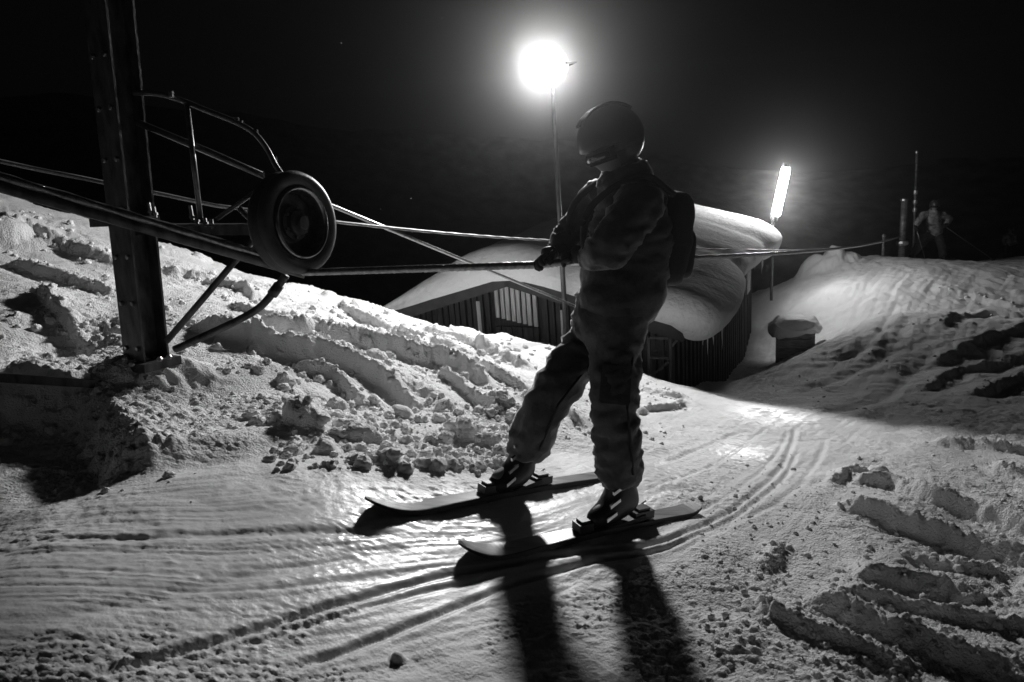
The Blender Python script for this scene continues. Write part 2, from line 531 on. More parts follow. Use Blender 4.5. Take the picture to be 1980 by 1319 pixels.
def near_poly(x, y, pl, marg):
    lo, hi = pl.min(0) - marg, pl.max(0) + marg
    return np.nonzero((x > lo[0]) & (x < hi[0]) & (y > lo[1]) & (y < hi[1]))[0]

def terrain(x, y, h=None, R=None):
    x = np.asarray(x, np.float32); y = np.asarray(y, np.float32)
    if h is None:
        h = base_h(x, y).astype(np.float32)
        R = rough_f(x, y).astype(np.float32)
    dist = np.sqrt(x * x + y * y)
    wx = x + .05 * pn(x * 3, y * 3, 31); wy = y + .05 * pn(x * 3, y * 3, 32)
    n1 = pn(wx * 1.1, wy * 1.1, 1)
    bil = 1 - np.abs(pn(wx * 2.6, wy * 2.6, 2)) * 2
    bil2 = 1 - np.abs(pn(wx * 6.5, wy * 6.5, 3)) * 2
    bil3 = 1 - np.abs(pn(wx * 15, wy * 15, 4)) * 2
    n4 = pn(wx * 34, wy * 34, 5)
    cau = np.abs(pn(wx * 24, wy * 24, 41)) + .5 * np.abs(pn(wx * 52, wy * 52, 42))
    n5 = pn(x * 80, y * 80, 6)
    R2 = np.clip(R + .35 * pn(x * .9, y * .9, 8) * R, 0, 1)
    patch = sstep(-.1, .45, pn(x * 2.2, y * 2.2, 9))
    far_ = 1 + .10 * np.maximum(0, dist - 8)
    h += far_ * (.035 * R2 * (np.abs(pn(x * 3.5, y * 3.5, 61)) + .5 * np.abs(pn(x * 8, y * 8, 62)))) * sstep(7, 10, dist)
    h += R2 * (.09 * n1 - .045 * bil - .028 * patch * bil2 - .016 * patch * bil3) + R2 * (.004 * n4 + .003 * n5) + R2 * (.3 + .9 * sstep(-.3, .4, pn(x * 1.7, y * 1.7, 43))) * .036 * cau
    # everywhere: fine crumb patches
    sd, sa, tot = poly_dist(x, y, FLOW)
    cr = sstep(.0, .45, pn(sd * 3.6, sa * 1.3, 11) + .25 * pn(x * 9, y * 9, 12)) * (.45 * sstep(.0, .6, pn(x * 33, y * 33, 13)) * (.3 + 1.4 * np.abs(pn(x * 70, y * 70, 64))) + .7 * sstep(.0, .5, pn(x * 75, y * 75, 44)) + .5 * sstep(.0, .5, pn(x * 140, y * 140, 65)))
    pkd = np.exp(-(sd / .6) ** 2) * np.clip(1.2 - 5 * R, 0, 1)
    h += (1 - .85 * pkd) * .010 * cr * (1 - .5 * sstep(6, 12, dist))
    h += (1 - .7 * pkd) * (.0016 * n4 + .0008 * n5) * (.35 + .65 * np.clip(R2 * 3, 0, 1))
    # scraped lines following the run of the piste
    wid = 1.5 + .33 * np.maximum(0, dist - 5.5)
    T = np.exp(-(sd / wid) ** 2) * (1 - .7 * R2)
    fs = 1 / (1 + .08 * np.maximum(0, dist - 4))
    ml = .5 + .5 * pn(sd * 3 * fs, sa * .8, 45)
    for k_, (fq, al, dp, wd) in enumerate(((16, .32, .005, .05), (30, .5, .0035, .07), (52, .7, .0022, .09))):
        h -= T * ml * dp / fs * np.exp(-(pn(sd * fq * fs, sa * al * fs, 50 + k_) / wd) ** 2)
    T = T * (1 - .6 * pkd)
    h += T * (1 / fs - 1) * 1.8 * (.010 * pn(sd * 5 * fs, sa * .22, 46) + .011 * pn(sd * 13 * fs, sa * .3, 47) + .009 * pn(sd * 27 * fs, sa * .5, 49) - .010 * np.exp(-(pn(sd * 9 * fs, sa * .25, 63) / .07) ** 2))
    h += T * .0006 * pn(sd * 130 * fs, sa * 3, 48)
    h += T * (.004 * pn(sd * 9, sa * .35, 14) + .0022 * pn(sd * 24, sa * .6, 15) + .0012 * pn(sd * 60, sa * 1.6, 16))
    # long scrape lines on the right hand mound
    X, Y_ = x, y
    for pl, dpt, w in _tr:
        sel = near_poly(X, Y_, pl, 6 * w)
        if not len(sel):
            continue
        x, y = X[sel], Y_[sel]
        d, s, tt = poly_dist(x, y, pl)
        d = d + .006 * pn(s * 4, s * 0 + 3.3, 17) * (w / .02)
        wgt = sstep(0, .25, s) * sstep(0, .25, tt - s)
        h[sel] += wgt * dpt * (-np.exp(-(d / w) ** 2) + .30 * np.exp(-((np.abs(d) - 2.2 * w) / (1.0 * w)) ** 2) * (.8 + .5 * pn(s * 6, d * 8, 18)))
    for i, (pl, H, w) in enumerate(_rd):
        sel = near_poly(X, Y_, pl, 12 * w)
        if not len(sel):
            continue
        x, y = X[sel], Y_[sel]
        d, s, tt = poly_dist(x, y, pl)
        wn = min(w, .09)
        d = d + wn * (.7 * pn(s * 2.2 / max(w / .05, 1), s * 0 + i, 19) + .28 * pn(x * 12, y * 12, 20) + .16 * pn(x * 30, y * 30, 21))
        wgt = sstep(0, .12 * tt + .05, s) * sstep(0, .12 * tt + .05, tt - s)
        amp = H * (1.0 + .16 * pn(s * 2.3, s * 0 + i * 3.1, 22))
        far = np.exp(-np.maximum(-d, 0) / (w * 2.2))
        near = np.clip(1 - d / (.75 * w), 0, 1)
        dip = -.35 * np.exp(-((d - 1.5 * w) / (1.1 * w)) ** 2)
        h[sel] += wgt * amp * (np.where(d < 0, far, near) + dip)
        h[sel] += wgt * np.exp(-(d / (1.6 * w)) ** 2) * (min(w, .06) * .22) * (np.abs(pn(x * 20, y * 20, 23)) * 2.0 + np.abs(pn(x * 42, y * 42, 33)) * 1.2 + .5 * np.abs(pn(x * 85, y * 85, 34)))
    for (c, r, hh) in _lm:
        sel = near_poly(X, Y_, c[None, :], 2.5 * r)
        if not len(sel):
            continue
        x, y = X[sel], Y_[sel]
        wob = 1 + .35 * pn(x * 7 / max(r / .07, 1), y * 7 / max(r / .07, 1), 24) + .18 * pn(x * 20, y * 20, 25)
        q = np.sqrt((x - c[0]) ** 2 + (y - c[1]) ** 2) / (r * wob)
        h[sel] += hh * (np.sqrt(np.clip(1 - q * q, 0, 1)) if hh > 0 and not (r >= .1 and hh < .12) else np.exp(-q * q))
    return h

# polar sheet of snow reaching the horizon, finest where the slope is near
def polar_r():
    segs = [(2.2, 3.9, 70), (3.9, 9.5, 760), (9.5, 24, 360), (24, 110, 90)]
    out = []
    for a, b, n in segs:
        out += list(np.exp(np.linspace(math.log(a), math.log(b), n, endpoint=False)))
    return np.array(out + [110.0])
RR = polar_r()
TH = np.linspace(math.radians(-64), math.radians(64), 1250)
gx = (RR[:, None] * np.sin(TH)).ravel()
gy = (RR[:, None] * np.cos(TH) - 3.0).ravel()
def up2(f, st=5):
    ri = np.unique(np.append(np.arange(0, len(RR), st), len(RR) - 1))
    ti = np.unique(np.append(np.arange(0, len(TH), st), len(TH) - 1))
    cx_ = RR[ri][:, None] * np.sin(TH[ti]); cy_ = RR[ri][:, None] * np.cos(TH[ti]) - 3.0
    c = f(cx_.ravel(), cy_.ravel()).reshape(len(ri), len(ti))
    def lin(n, ki):
        p = np.interp(np.arange(n), ki, np.arange(len(ki)))
        k = np.minimum(p.astype(int), len(ki) - 2)
        return k, p - k
    k, fr = lin(len(TH), ti)
    c = c[:, k] * (1 - fr) + c[:, k + 1] * fr
    k, fr = lin(len(RR), ri)
    return (c[k] * (1 - fr)[:, None] + c[k + 1] * fr[:, None]).ravel().astype(np.float32)
gz = terrain(gx, gy, up2(base_h), up2(rough_f))
nr, nth = len(RR), len(TH)
me = bpy.data.meshes.new("snow_slope")
me.vertices.add(nr * nth)
me.vertices.foreach_set("co", np.stack([gx, gy, gz], 1).astype(np.float32).ravel())
idx = np.arange(nr * nth).reshape(nr, nth)
quads = np.stack([idx[:-1, :-1], idx[1:, :-1], idx[1:, 1:], idx[:-1, 1:]], -1).reshape(-1, 4)
quads = quads[:, ::-1]
nq = len(quads)
me.loops.add(nq * 4)
me.loops.foreach_set("vertex_index", quads.ravel().astype(np.int32))
me.polygons.add(nq)
me.polygons.foreach_set("loop_start", (np.arange(nq) * 4).astype(np.int32))
me.polygons.foreach_set("use_smooth", np.ones(nq, bool))
me.update(calc_edges=True)
me.validate()
pk = me.attributes.new("packed", 'FLOAT', 'POINT')
_sd, _sa, _t = poly_dist(gx.astype(np.float32), gy.astype(np.float32), FLOW[::4])
pk.data.foreach_set("value", (np.exp(-(_sd / .75) ** 2) * np.clip(1.15 - 4 * up2(rough_f), 0, 1)).astype(np.float32))
ra = me.attributes.new("churn", 'FLOAT', 'POINT')
ra.data.foreach_set("value", np.clip(up2(rough_f), 0, 1).astype(np.float32))
me.materials.append(M_piste)
slope = bpy.data.objects.new("ground", me)
COL.objects.link(slope)
slope["kind"] = "structure"

def gz_at(x, y):
    return float(terrain(np.array([x]), np.array([y]))[0])

# ------------------------------------------------------------------ distant hillside (night, nearly black)
def make_hill():
    bm = bmesh.new()
    nx, ny = 160, 40
    grid = []
    for j in range(ny):
        row = []
        for i in range(nx):
            a = math.radians(-62 + 124 * i / (nx - 1))
            r = 75 + 45 * j / (ny - 1)
            x, y = r * math.sin(a), r * math.cos(a)
            top = 8 + 9 * math.exp(-((a + .75) / .5) ** 2) - 10 * math.exp(-((a - .5) / .4) ** 2)
            t = j / (ny - 1)
            z = -16 + (top + 16) * t ** 1.3 + 1.6 * mnoise.fractal(Vector((x * .06, y * .06, 0)), 1, 2, 5)
            row.append(bm.verts.new((x, y, z)))
        grid.append(row)
    for j in range(ny - 1):
        for i in range(nx - 1):
            bm.faces.new((grid[j][i], grid[j][i + 1], grid[j + 1][i + 1], grid[j + 1][i]))
    o = bm_obj("hills", bm, M_hill, smooth=True)
    o["kind"] = "structure"
make_hill()

# ------------------------------------------------------------------ loose snow crumbs (uncountable)
def make_crumbs():
    bm0 = bmesh.new()
    bmesh.ops.create_icosphere(bm0, subdivisions=3, radius=1.0)
    bv = np.array([v.co[:] for v in bm0.verts])
    bf = np.array([[v.index for v in f.verts] for f in bm0.faces])
    bm0.free()
    variants = []
    for k in range(10):
        q = []
        for v in bv:
            n = mnoise.fractal(Vector(v) * 1.2 + Vector((k * 7.1, 0, 0)), .8, 2, 5)
            w_ = Vector(v) + Vector((k * 7.1, 0, 0))
            q.append(v * (.72 + .25 * n + .55 * abs(mnoise.noise(w_ * 1.9)) + .32 * abs(mnoise.noise(w_ * 4.3)) + .16 * abs(mnoise.noise(w_ * 9))))
        variants.append(np.array(q) * np.array((1, rng.uniform(.7, 1), rng.uniform(.6, .9))))
    zones = [((420, 1000), (560, 880), 330, .012, .045), ((0, 420), (380, 700), 120, .012, .04), ((1350, 1980), (880, 1319), 520, .004, .016), ((600, 1060), (590, 700), 220, .015, .05), ((1480, 1980), (560, 800), 60, .010, .025), ((1020, 1330), (740, 860), 120, .008, .025), ((850, 1020), (830, 905), 110, .01, .035), ((520, 1010), (790, 912), 330, .008, .05)]
    pts, sizes = [], []
    for (u0, u1), (v0, v1), n, s0, s1 in zones:
        for _ in range(n):
            u, v = random.uniform(u0, u1), random.uniform(v0, v1)
            pts.append(ground_hit(u, v)); sizes.append(s0 + (s1 - s0) * random.random() ** 3)
    for pl, H, w in _rd:
        for _ in range(46):
            q = pl[random.randrange(len(pl))]
            far_ = 1 + .08 * max(0, q[1] - 4)
            pts.append(q + rng.normal(0, w * .9, 2)); sizes.append((.003 + .017 * random.random() ** 3) * far_ * (1.5 if H > .09 else 1))
    pts = np.array(pts)
    hz = terrain(pts[:, 0], pts[:, 1])
    keep = rough_f(pts[:, 0], pts[:, 1]) + rng.uniform(-.15, .25, len(pts)) > .12
    V, F = [], []
    off = 0
    for p, z, s, kp in zip(pts, hz, sizes, keep):
        if not kp or p[1] > 26:
            continue
        vv = variants[random.randrange(10)] * s
        a = random.uniform(0, 6.28)
        c, sn = math.cos(a), math.sin(a)
        vv = np.stack([vv[:, 0] * c - vv[:, 1] * sn, vv[:, 0] * sn + vv[:, 1] * c, vv[:, 2]], 1) + np.array((p[0], p[1], z + s * .12))
        V.append(vv); F.append(bf + off); off += len(bv)
    V = np.concatenate(V); F = np.concatenate(F)
    m = bpy.data.meshes.new("snow_crumbs")
    m.from_pydata(V.tolist(), [], F.tolist())
    o = link_mesh("snow_crumbs", m, M_snow)
    tag(o, "loose crumbs and clods of churned snow scattered over the slope", "snow", kind="stuff")
make_crumbs()

# ------------------------------------------------------------------ lift tower with hold-down wheel
TY = 3.45
def make_tower():
    base = P(283, 742, TY)
    base.z = gz_at(base.x, base.y) - .03
    root = empty("lift_tower", base, "dark steel lift tower on the left bank with pipe braces and a guide wheel", "lift tower")
    b0, b1 = P(292, 765, TY), P(200, -90, TY)
    xh = Vector((math.cos(math.radians(28)), -math.sin(math.radians(28)), 0))
    w, t, d = .080, .011, .072
    H = [(-w, -d), (-w + .0, -d), (w, -d), (w, -d + t), (t / 2, -d + t), (t / 2, d - t), (w, d - t), (w, d), (-w, d), (-w, d - t), (-t / 2, d - t), (-t / 2, -d + t), (-w, -d + t)]
    H = [H[0]] + H[2:]
    bm = bmesh.new()
    add_prism(bm, H, b0, b1, xh)
    bm_obj("post", bm, M_steel, root)
    ax = (b1 - b0).normalized()
    # bolt heads and weld plates up the flange
    yb = ax_y = (b1 - b0).normalized().cross(xh).normalized()
    for k in range(7):
        for sgn in (-1, 1):
            q_ = b0.lerp(b1, .13 + .11 * k) + xh * (sgn * .045)
            fd = yb if yb.y < 0 else -yb
            bm = bmesh.new()
            add_lathe(bm, q_ + fd * (d - .001), fd, [(0, 0), (.013, 0), (.013, .009), (.009, .012), (0, .012)], 6)
            bm_obj("bolt", bm, M_galv, root)
    # collar at the foot
    bm = bmesh.new()
    c = P(288, 702, TY)
    add_box(bm, c, xh, ax.cross(xh), ax, .23, .21, .045)
    add_box(bm, P(290, 738, TY), xh, ax.cross(xh), ax, .20, .19, .12)
    col = bm_obj("foot_collar", bm, M_steel, root)
    bm = bmesh.new()
    for u, v in ((256, 704), (310, 694), (328, 690)):
        bm = bmesh.new()
        add_lathe(bm, P(u, v, TY - .135), (0, -1, .1), [(0, 0), (.014, 0), (.014, .012), (.011, .016), (0, .016)], 6)
        bm_obj("bolt", bm, M_galv, col)
    # bracket and beam to the wheel
    bm = bmesh.new()
    add_box(bm, P(242, 428, TY), xh, ax.cross(xh), ax, .24, .21, .04)
    bm_obj("bracket", bm, M_steel, root)
    bm = bmesh.new()
    L = [(-.035, -.008), (.035, -.008), (.035, .0), (-.027, .0), (-.027, .05), (-.035, .05)]
    add_prism(bm, L, P(240, 436, TY - .02), P(560, 436, TY - .12), (0, -1, 0))
    bm_obj("beam", bm, M_steel, root)
    bm = bmesh.new()
    add_prism(bm, [(-.01, -.01), (.01, -.01), (.01, .01), (-.01, .01)], P(330, 452, TY + .05), P(500, 448, TY - .02), (0, 0, 1))
    bm_obj("beam", bm, M_steel, root)
    bm = bmesh.new()
    for u, v, hgt in ((291, 398, .05), (300, 402, .04), (372, 408, .06), (381, 415, .03), (398, 420, .03), (411, 424, .035)):
        bm = bmesh.new()
        p = P(u, v + 14, TY - .06)
        add_tube(bm, [p - Vector((0, 0, .012)), p + Vector((0, 0, hgt))], .008, 6)
        add_lathe(bm, p, (0, 0, 1), [(0, 0), (.014, 0), (.014, .012), (0, .012)], 6)
        bm_obj("bolt", bm, M_galv, root)
    # hoop rail, diagonal stay, upright
    bm = bmesh.new()
    add_tube(bm, curve_pts([P(258, 180, TY), P(300, 181, TY - .02), (P(345, 192, TY - .03)), P(400, 214, TY - .05), P(455, 236, TY - .06), P(490, 256, TY - .07), P(515, 286, TY - .08), P(532, 318, TY - .09), P(548, 342, TY - .1)], 8), .0125, 10)
    bm_obj("hoop_rail", bm, M_steel_light, root, True)
    for u, v in ((333, 183), (460, 234), (468, 240), (497, 257), (534, 310)):
        bm = bmesh.new()
        p = P(u, v, TY - .06)
        add_tube(bm, [p + Vector((-.006, 0, -.012)), p + Vector((-.004, 0, .016))], .012, 8)
        bm_obj("clamp", bm, M_galv, root)
    bm = bmesh.new()
    add_tube(bm, [P(266, 237, TY), P(400, 292, TY - .03), P(528, 348, TY - .06)], .016, 10)
    bm_obj("diagonal_pipe", bm, M_steel_light, root, True)
    bm = bmesh.new()
    add_tube(bm, [P(361, 200, TY - .06), P(388, 424, TY - .06)], .0125, 10)
    bm_obj("upright_rod", bm, M_steel_light, root, True)
    for a, b, r in ((P(418, 424, TY - .05), P(512, 358, TY - .03), .011), (P(462, 402, TY - .06), P(500, 440, TY - .06), .014), (P(475, 490, TY), P(505, 440, TY - .05), .010)):
        bm = bmesh.new()
        add_tube(bm, [a, b], r, 8)
        bm_obj("brace", bm, M_steel_light, root, True)
    bm = bmesh.new()
    add_box(bm, P(536, 344, TY - .08), (1, .6, -.3), (0, 0, 1), (.6, -1, 0), .12, .05, .03)
    bm_obj("gusset_plate", bm, M_steel, root)
    # lower braces
    bm = bmesh.new()
    add_tube(bm, [P(322, 660, TY - .1), P(395, 575, TY - .1), P(462, 496, TY - .08), P(510, 440, TY - .05)], .016, 10)
    bm_obj("brace", bm, M_steel, root, True)
    bm = bmesh.new()
    add_tube(bm, curve_pts([P(338, 676, TY - .14), P(395, 650, TY - .14), P(455, 622, TY - .13), P(500, 596, TY - .12), P(528, 566, TY - .12), P(553, 532, TY - .12)], 8), .019, 10)
    add_tube(bm, [P(526, 570, TY - .12), P(540, 551, TY - .12)], .026, 10)
    bm_obj("curved_brace", bm, M_steel, root, True)
    # dark guide pipe slanting up past the camera
    bm = bmesh.new()
    a, b = P(590, 528, TY - .14), P(160, 405, 2.98)
    dd = (b - a).normalized()
    add_tube(bm, [a, b, a + dd * 3.2], .028, 12)
    bm_obj("guide_pipe", bm, M_steel, root, True)
    # ground beam running left from the foot
    bm = bmesh.new()
    a, b = P(262, 748, TY - .05), P(-120, 722, 2.75)
    add_prism(bm, [(-.02, -.02), (.02, -.02), (.02, .02), (-.02, .02)], a, b, (0, 0, 1))
    bm_obj("ground_beam", bm, M_steel, root)
    # wheel
    wc = P(569, 432, TY - .14)
    axis = Vector((.885, -.465, .03)).normalized()
    R = .243
    bm = bmesh.new()
    add_lathe(bm, wc, axis, [(R * .68, .040), (R * .76, .055), (R * .90, .058), (R * .97, .050), (R * 1.0, .034), (R * .985, .018), (R * .93, .0), (R * .985, -.018), (R * 1.0, -.034), (R * .97, -.05), (R * .90, -.058), (R * .76, -.055), (R * .68, -.04)], 72, closed=True)
    wheel = bm_obj("wheel", bm, M_rubber, root, True)
    bm = bmesh.new()
    add_lathe(bm, wc, axis, [(R * .69, .036), (R * .70, .058), (R * .655, .064), (R * .62, .045), (R * .605, .0), (R * .61, -.045), (R * .655, -.06), (R * .70, -.054), (R * .69, -.03)], 72, closed=True)
    bm_obj("rim", bm, M_wheelmetal, wheel, True)
    bm = bmesh.new()
    add_lathe(bm, wc, axis, [(R * .62, -.022), (R * .50, -.034), (R * .40, -.026), (R * .33, -.004), (R * .33, -.02), (R * .40, -.044), (R * .50, -.05), (R * .62, -.038)], 64, closed=True)
    bm_obj("disc", bm, M_steel, wheel, True)
    bm = bmesh.new()
    add_lathe(bm, wc, axis, [(0, .066), (.030, .066), (.034, .06), (.034, .046), (.052, .044), (.058, .036), (.058, .012), (.08, .010), (.08, -.02), (0, -.02)], 32)
    add_lathe(bm, wc - axis * .14, axis, [(0, 0), (.018, 0), (.018, .13), (0, .13)], 16)
    bm_obj("hub", bm, M_steel, wheel, False)
    a, b = frame_of(axis)
    for k in range(6):
        bm = bmesh.new()
        th = k * math.pi / 3 + .3
        p = wc + axis * .010 + (a * math.cos(th) + b * math.sin(th)) * .068
        add_lathe(bm, p, axis, [(0, .0), (.008, 0), (.008, .012), (0, .012)], 6)
        bm_obj("hub_bolt", bm, M_galv, wheel)
    return wc
M_steel_light = mat("worn_pipe", 0.16, 0.38, metal=0.7, var=0.4, vscale=25, bump=0.0008, bscale=120)
M_wheelmetal = mat("wheel_rim_metal", 0.30, 0.28, metal=1.0, var=0.4, vscale=25, bump=0.0008, bscale=120)
WC = make_tower()

# ------------------------------------------------------------------ ropes
HAND_A = P(1098, 506, 2.92)      # where the near skier grips
HAND_B = P(1046, 512, 2.98)
def sag(a, b, n, s):
    return [a.lerp(b, k / n) - Vector((0, 0, s * 4 * (k / n) * (1 - k / n))) for k in range(n + 1)]
def make_ropes():
    bm = bmesh.new()
    w0 = P(590, 527, TY - .17)
    pipe_dir = (P(160, 405, 2.98) - P(590, 528, TY - .14)).normalized()
    left = w0 + pipe_dir * 3.0 + Vector((0, 0, .055))
    pts = sag(left, w0 + Vector((-.05, .0, .045)), 60, 0)[:-1]
    pts += sag(w0, HAND_B, 90, 0.0)[:-1] + sag(HAND_B, HAND_A, 12, 0)[:-1]
    pts += sag(HAND_A, P(1742, 457, 17.0), 420, .10)
    add_tube(bm, pts, .0165, 12, lobes=3, twist=95)
    o = bm_obj("tow_rope", bm, M_rope, None, True)
    tag(o, "thick twisted tow rope under the guide wheel, gripped by the near skier", "rope")
    bm = bmesh.new()
    a = P(-60, 300, 3.3)
    b = P(420, 398, 3.9)
    c = P(640, 428, 4.4)
    pts = sag(a, b, 20, 0)[:-1] + sag(b, c, 10, 0)[:-1] + sag(c, P(1100, 466, 7.0), 60, .02)[:-1] + sag(P(1100, 466, 7.0), P(1690, 472, 17.0), 120, .12)
    add_tube(bm, pts, .0105, 8, lobes=3, twist=110)
    o = bm_obj("return_rope", bm, M_dimrope, None, True)
    tag(o, "thinner return rope strung behind the guide wheel and the tow rope", "rope")
    bm = bmesh.new()
    a, b = P(150, 190, TY + .1), P(1112, 592, 6.9)
    b2 = P(640, 397, 4.45)
    add_tube(bm, sag(P(205, 212, TY + .05), b2, 20, 0)[:-1] + sag(b2, b, 60, .0), .0135, 8)
    o = bm_obj("stay_cable", bm, M_galv, None, True)
    tag(o, "straight stay cable slanting down behind the wheel towards the hut gable", "cable")
    bm = bmesh.new()
    add_tube(bm, sag(P(60, 152, 3.3), P(168, 196, TY), 12, 0), .011, 8)
    add_tube(bm, sag(P(1500, 468, 14.6), P(1700, 425, 16.9), 30, .05), .008, 6)
    bm.free()
make_ropes()

# ------------------------------------------------------------------ hut
HZE, HZR = -.28, .30          # eave and ridge heights
Nc = P(1322, 642, 7.0)
Nc = Vector((Nc.x, Nc.y, 0))
e1 = Vector((3.72, 7.5, 0)).normalized()
e2 = Vector((-e1.y, e1.x, 0))
HW, HL = 4.05, 8.1
def HP(s, t, z):
    """s along the eave from the near corner, t across towards the far left eave"""
    v = Nc + e1 * s + e2 * t
    return Vector((v.x, v.y, z))
def roof_z(t):
    q = t / HW
    return HZE + (HZR - HZE) * (1 - abs(2 * q - 1))
def make_hut():
    g = gz_at(HP(HL / 2, HW / 2, 0).x, HP(HL / 2, HW / 2, 0).y)
    root = empty("hut", HP(HL / 2, HW / 2, -1.6), "dark timber lift hut with vertical boards under a deep snow roof", "hut")
    ins, og = .28, .36     # overhang at the eaves, at the gables
    zb = -3.2
    # right hand wall: battened boards
    def boards(p_of, n, width, ztop_of, name, m):
        bm = bmesh.new()
        for k in range(n):
            s = (k + .5) * width / n
            c0 = p_of(s)
            o = .02 * (k % 2) + random.uniform(-.003, .003)
            zt = ztop_of(s)
            yield bm, c0, o, zt, width / n
    # walls as board rows
    bm = bmesh.new()
    n = 62
    L = HL - og - .06
    for k in range(n):
        s = og + (k + .5) * L / n
        off = .03 * (k % 2) + random.uniform(0, .012)
        c = HP(s, ins - off, (zb + HZE + .05) / 2)
        add_box(bm, c, e1, e2, (0, 0, 1), L / n * random.uniform(.8, .97), .03, HZE + .05 - zb)
    add_box(bm, HP(og + L / 2, ins + .03, (zb + HZE) / 2), e1, e2, (0, 0, 1), L, .03, HZE - zb)
    bm_obj("side_wall", bm, M_wood, root)
    bm = bmesh.new()
    n = 40
    Wd = HW - 2 * ins
    for k in range(n):
        t = ins + (k + .5) * Wd / n
        if 1.80 < t < 2.42:
            continue
        off = .02 + random.uniform(-.012, .014)
        zt = roof_z(t) - .06
        c = HP(og - off, t, (zb + zt) / 2)
        add_box(bm, c, e1, e2, (0, 0, 1), .03, Wd / n * random.uniform(.6, .86), zt - zb)
    poly = [(ins, zb), (HW - ins, zb), (HW - ins, roof_z(ins) - .08), (HW / 2, HZR - .08), (ins, roof_z(ins) - .08)]
    A = [bm.verts.new(HP(og + .03, t, z)) for t, z in poly]
    B = [bm.verts.new(HP(og + .06, t, z)) for t, z in poly]
    bm.faces.new(A); bm.faces.new(B[::-1])
    for k in range(5):
        bm.faces.new((A[k], A[(k + 1) % 5], B[(k + 1) % 5], B[k]))
    bm_obj("gable_wall", bm, M_wood, root)
    # pale hatch boards in the gable
    bm = bmesh.new()
    nb = 8
    for k in range(nb):
        t = 1.82 + (k + .5) * .58 / nb
        zt = roof_z(t) - .14
        zbm = -.42 + .015 * k
        add_box(bm, HP(og - .01 - .012 * (k % 2), t, (zt + zbm) / 2), e1, e2, (0, 0, 1), .03, .58 / nb * .66, zt - zbm)
    bm_obj("hatch", bm, M_palewood, root)
    bm = bmesh.new()
    for k in range(nb):
        t = 1.82 + (k + .5) * .58 / nb
        add_box(bm, HP(og - .01 - .012 * (k % 2), t, (zb - .43) / 2), e1, e2, (0, 0, 1), .03, .58 / nb * .9, -.43 - zb)
    bm_obj("lower_boards", bm, M_wood, root)
    bm = bmesh.new()
    add_box(bm, HP(og - .045, 2.62, -.42), e1, e2, (0, 0, 1), .02, .05, .62)
    bm_obj("cover_strip", bm, M_palewood, root)
    bm = bmesh.new()
    add_box(bm, HP(og - .045, 1.5, -.6), e1, e2, (0, 0, 1), .02, .03, .8)
    bm_obj("cover_strip", bm, M_palewood, root)
    # back wall, left wall
    bm = bmesh.new()
    A = [bm.verts.new(HP(HL - .06, t, z)) for t, z in poly]
    B = [bm.verts.new(HP(HL - .10, t, z)) for t, z in poly]
    bm.faces.new(A); bm.faces.new(B[::-1])
    for k in range(5):
        bm.faces.new((A[k], A[(k + 1) % 5], B[(k + 1) % 5], B[k]))
    add_box(bm, HP(HL / 2, HW - ins, (zb + HZE) / 2), e1, e2, (0, 0, 1), L - .1, .04, HZE - zb)
    bm_obj("rear_wall", bm, M_wood, root)
    # roof boards and barge boards
    bm = bmesh.new()
    for sgn in (0, 1):
        tA, tB = (0, HW / 2) if sgn == 0 else (HW, HW / 2)
        p = [HP(0, tA, HZE), HP(HL, tA, HZE), HP(HL, tB, HZR), HP(0, tB, HZR)]
        q = [v - Vector((0, 0, .05)) for v in p]
        V = [bm.verts.new(v) for v in p + q]
        for f in ((0, 1, 2, 3), (7, 6, 5, 4), (0, 4, 5, 1), (1, 5, 6, 2), (2, 6, 7, 3), (3, 7, 4, 0)):
            bm.faces.new([V[i] for i in f])
    bm_obj("roof", bm, M_fascia, root)
    for s in (-.02, HL + .02):
        for tA in (-.03, HW + .03):
            bm = bmesh.new()
            p0 = HP(s, tA, HZE - .07); p1 = HP(s, HW / 2, HZR - .06)
            d = (p1 - p0)
            add_box(bm, (p0 + p1) / 2 + Vector((0, 0, 0)), d, e1, d.cross(e1), d.length, .035, .19)
            bm_obj("barge_board", bm, M_fascia, root)
    # notice board on the side wall near the far corner
    bm = bmesh.new()
    add_box(bm, HP(HL - .75, ins - .06, -1.0), e1, e2, (0, 0, 1), .55, .025, .62)
    bm_obj("notice_board", bm, M_notice, root)
    bm = bmesh.new()
    add_box(bm, HP(og + .25, ins - .045, -.62), e1, e2, (0, 0, 1), .3, .02, .035)
    bm_obj("wall_plate", bm, M_notice, root)
make_hut()

# trellis leaning by the near corner of the hut
def make_trellis():
    c = P(1276, 700, 6.75)
    c.z = gz_at(c.x, c.y)
    root = empty("trellis", c, "small wooden lattice frame leaning on the hut's near corner", "trellis")
    ux = -e2
    bm = bmesh.new()
    H_, W_ = .48, .22
    for sx in (-.5, .5):
        add_box(bm, c + ux * (sx * W_) + Vector((0, 0, H_ / 2 - .05)), ux, e1, (0, 0, 1), .03, .03, H_ + .1)
    for z in (.27, H_):
        add_box(bm, c + Vector((0, 0, z)) - e1 * .01, ux, e1, (0, 0, 1), W_ - .03, .022, .025)
    bm_obj("frame", bm, M_wood, root)
    bm = bmesh.new()
    for k in range(7):
        x = -.5 * W_ + W_ * (k + .5) / 7
        add_box(bm, c + ux * x + Vector((0, 0, .37)) + e1 * .006, ux, e1, (0, 0, 1), .005, .005, .2)
    for k in range(5):
        add_box(bm, c + Vector((0, 0, .30 + .042 * k)) + e1 * .014, ux, e1, (0, 0, 1), W_, .006, .006)
    bm_obj("lattice", bm, M_wood, root)
    bm = bmesh.new()
    add_box(bm, c + Vector((0, 0, .15)) - e1 * .02, ux + Vector((0, 0, .9)), e1, ux.cross(e1) - ux * .9, .26, .012, .022)
    bm_obj("diagonal_slat", bm, M_wood, root)
make_trellis()

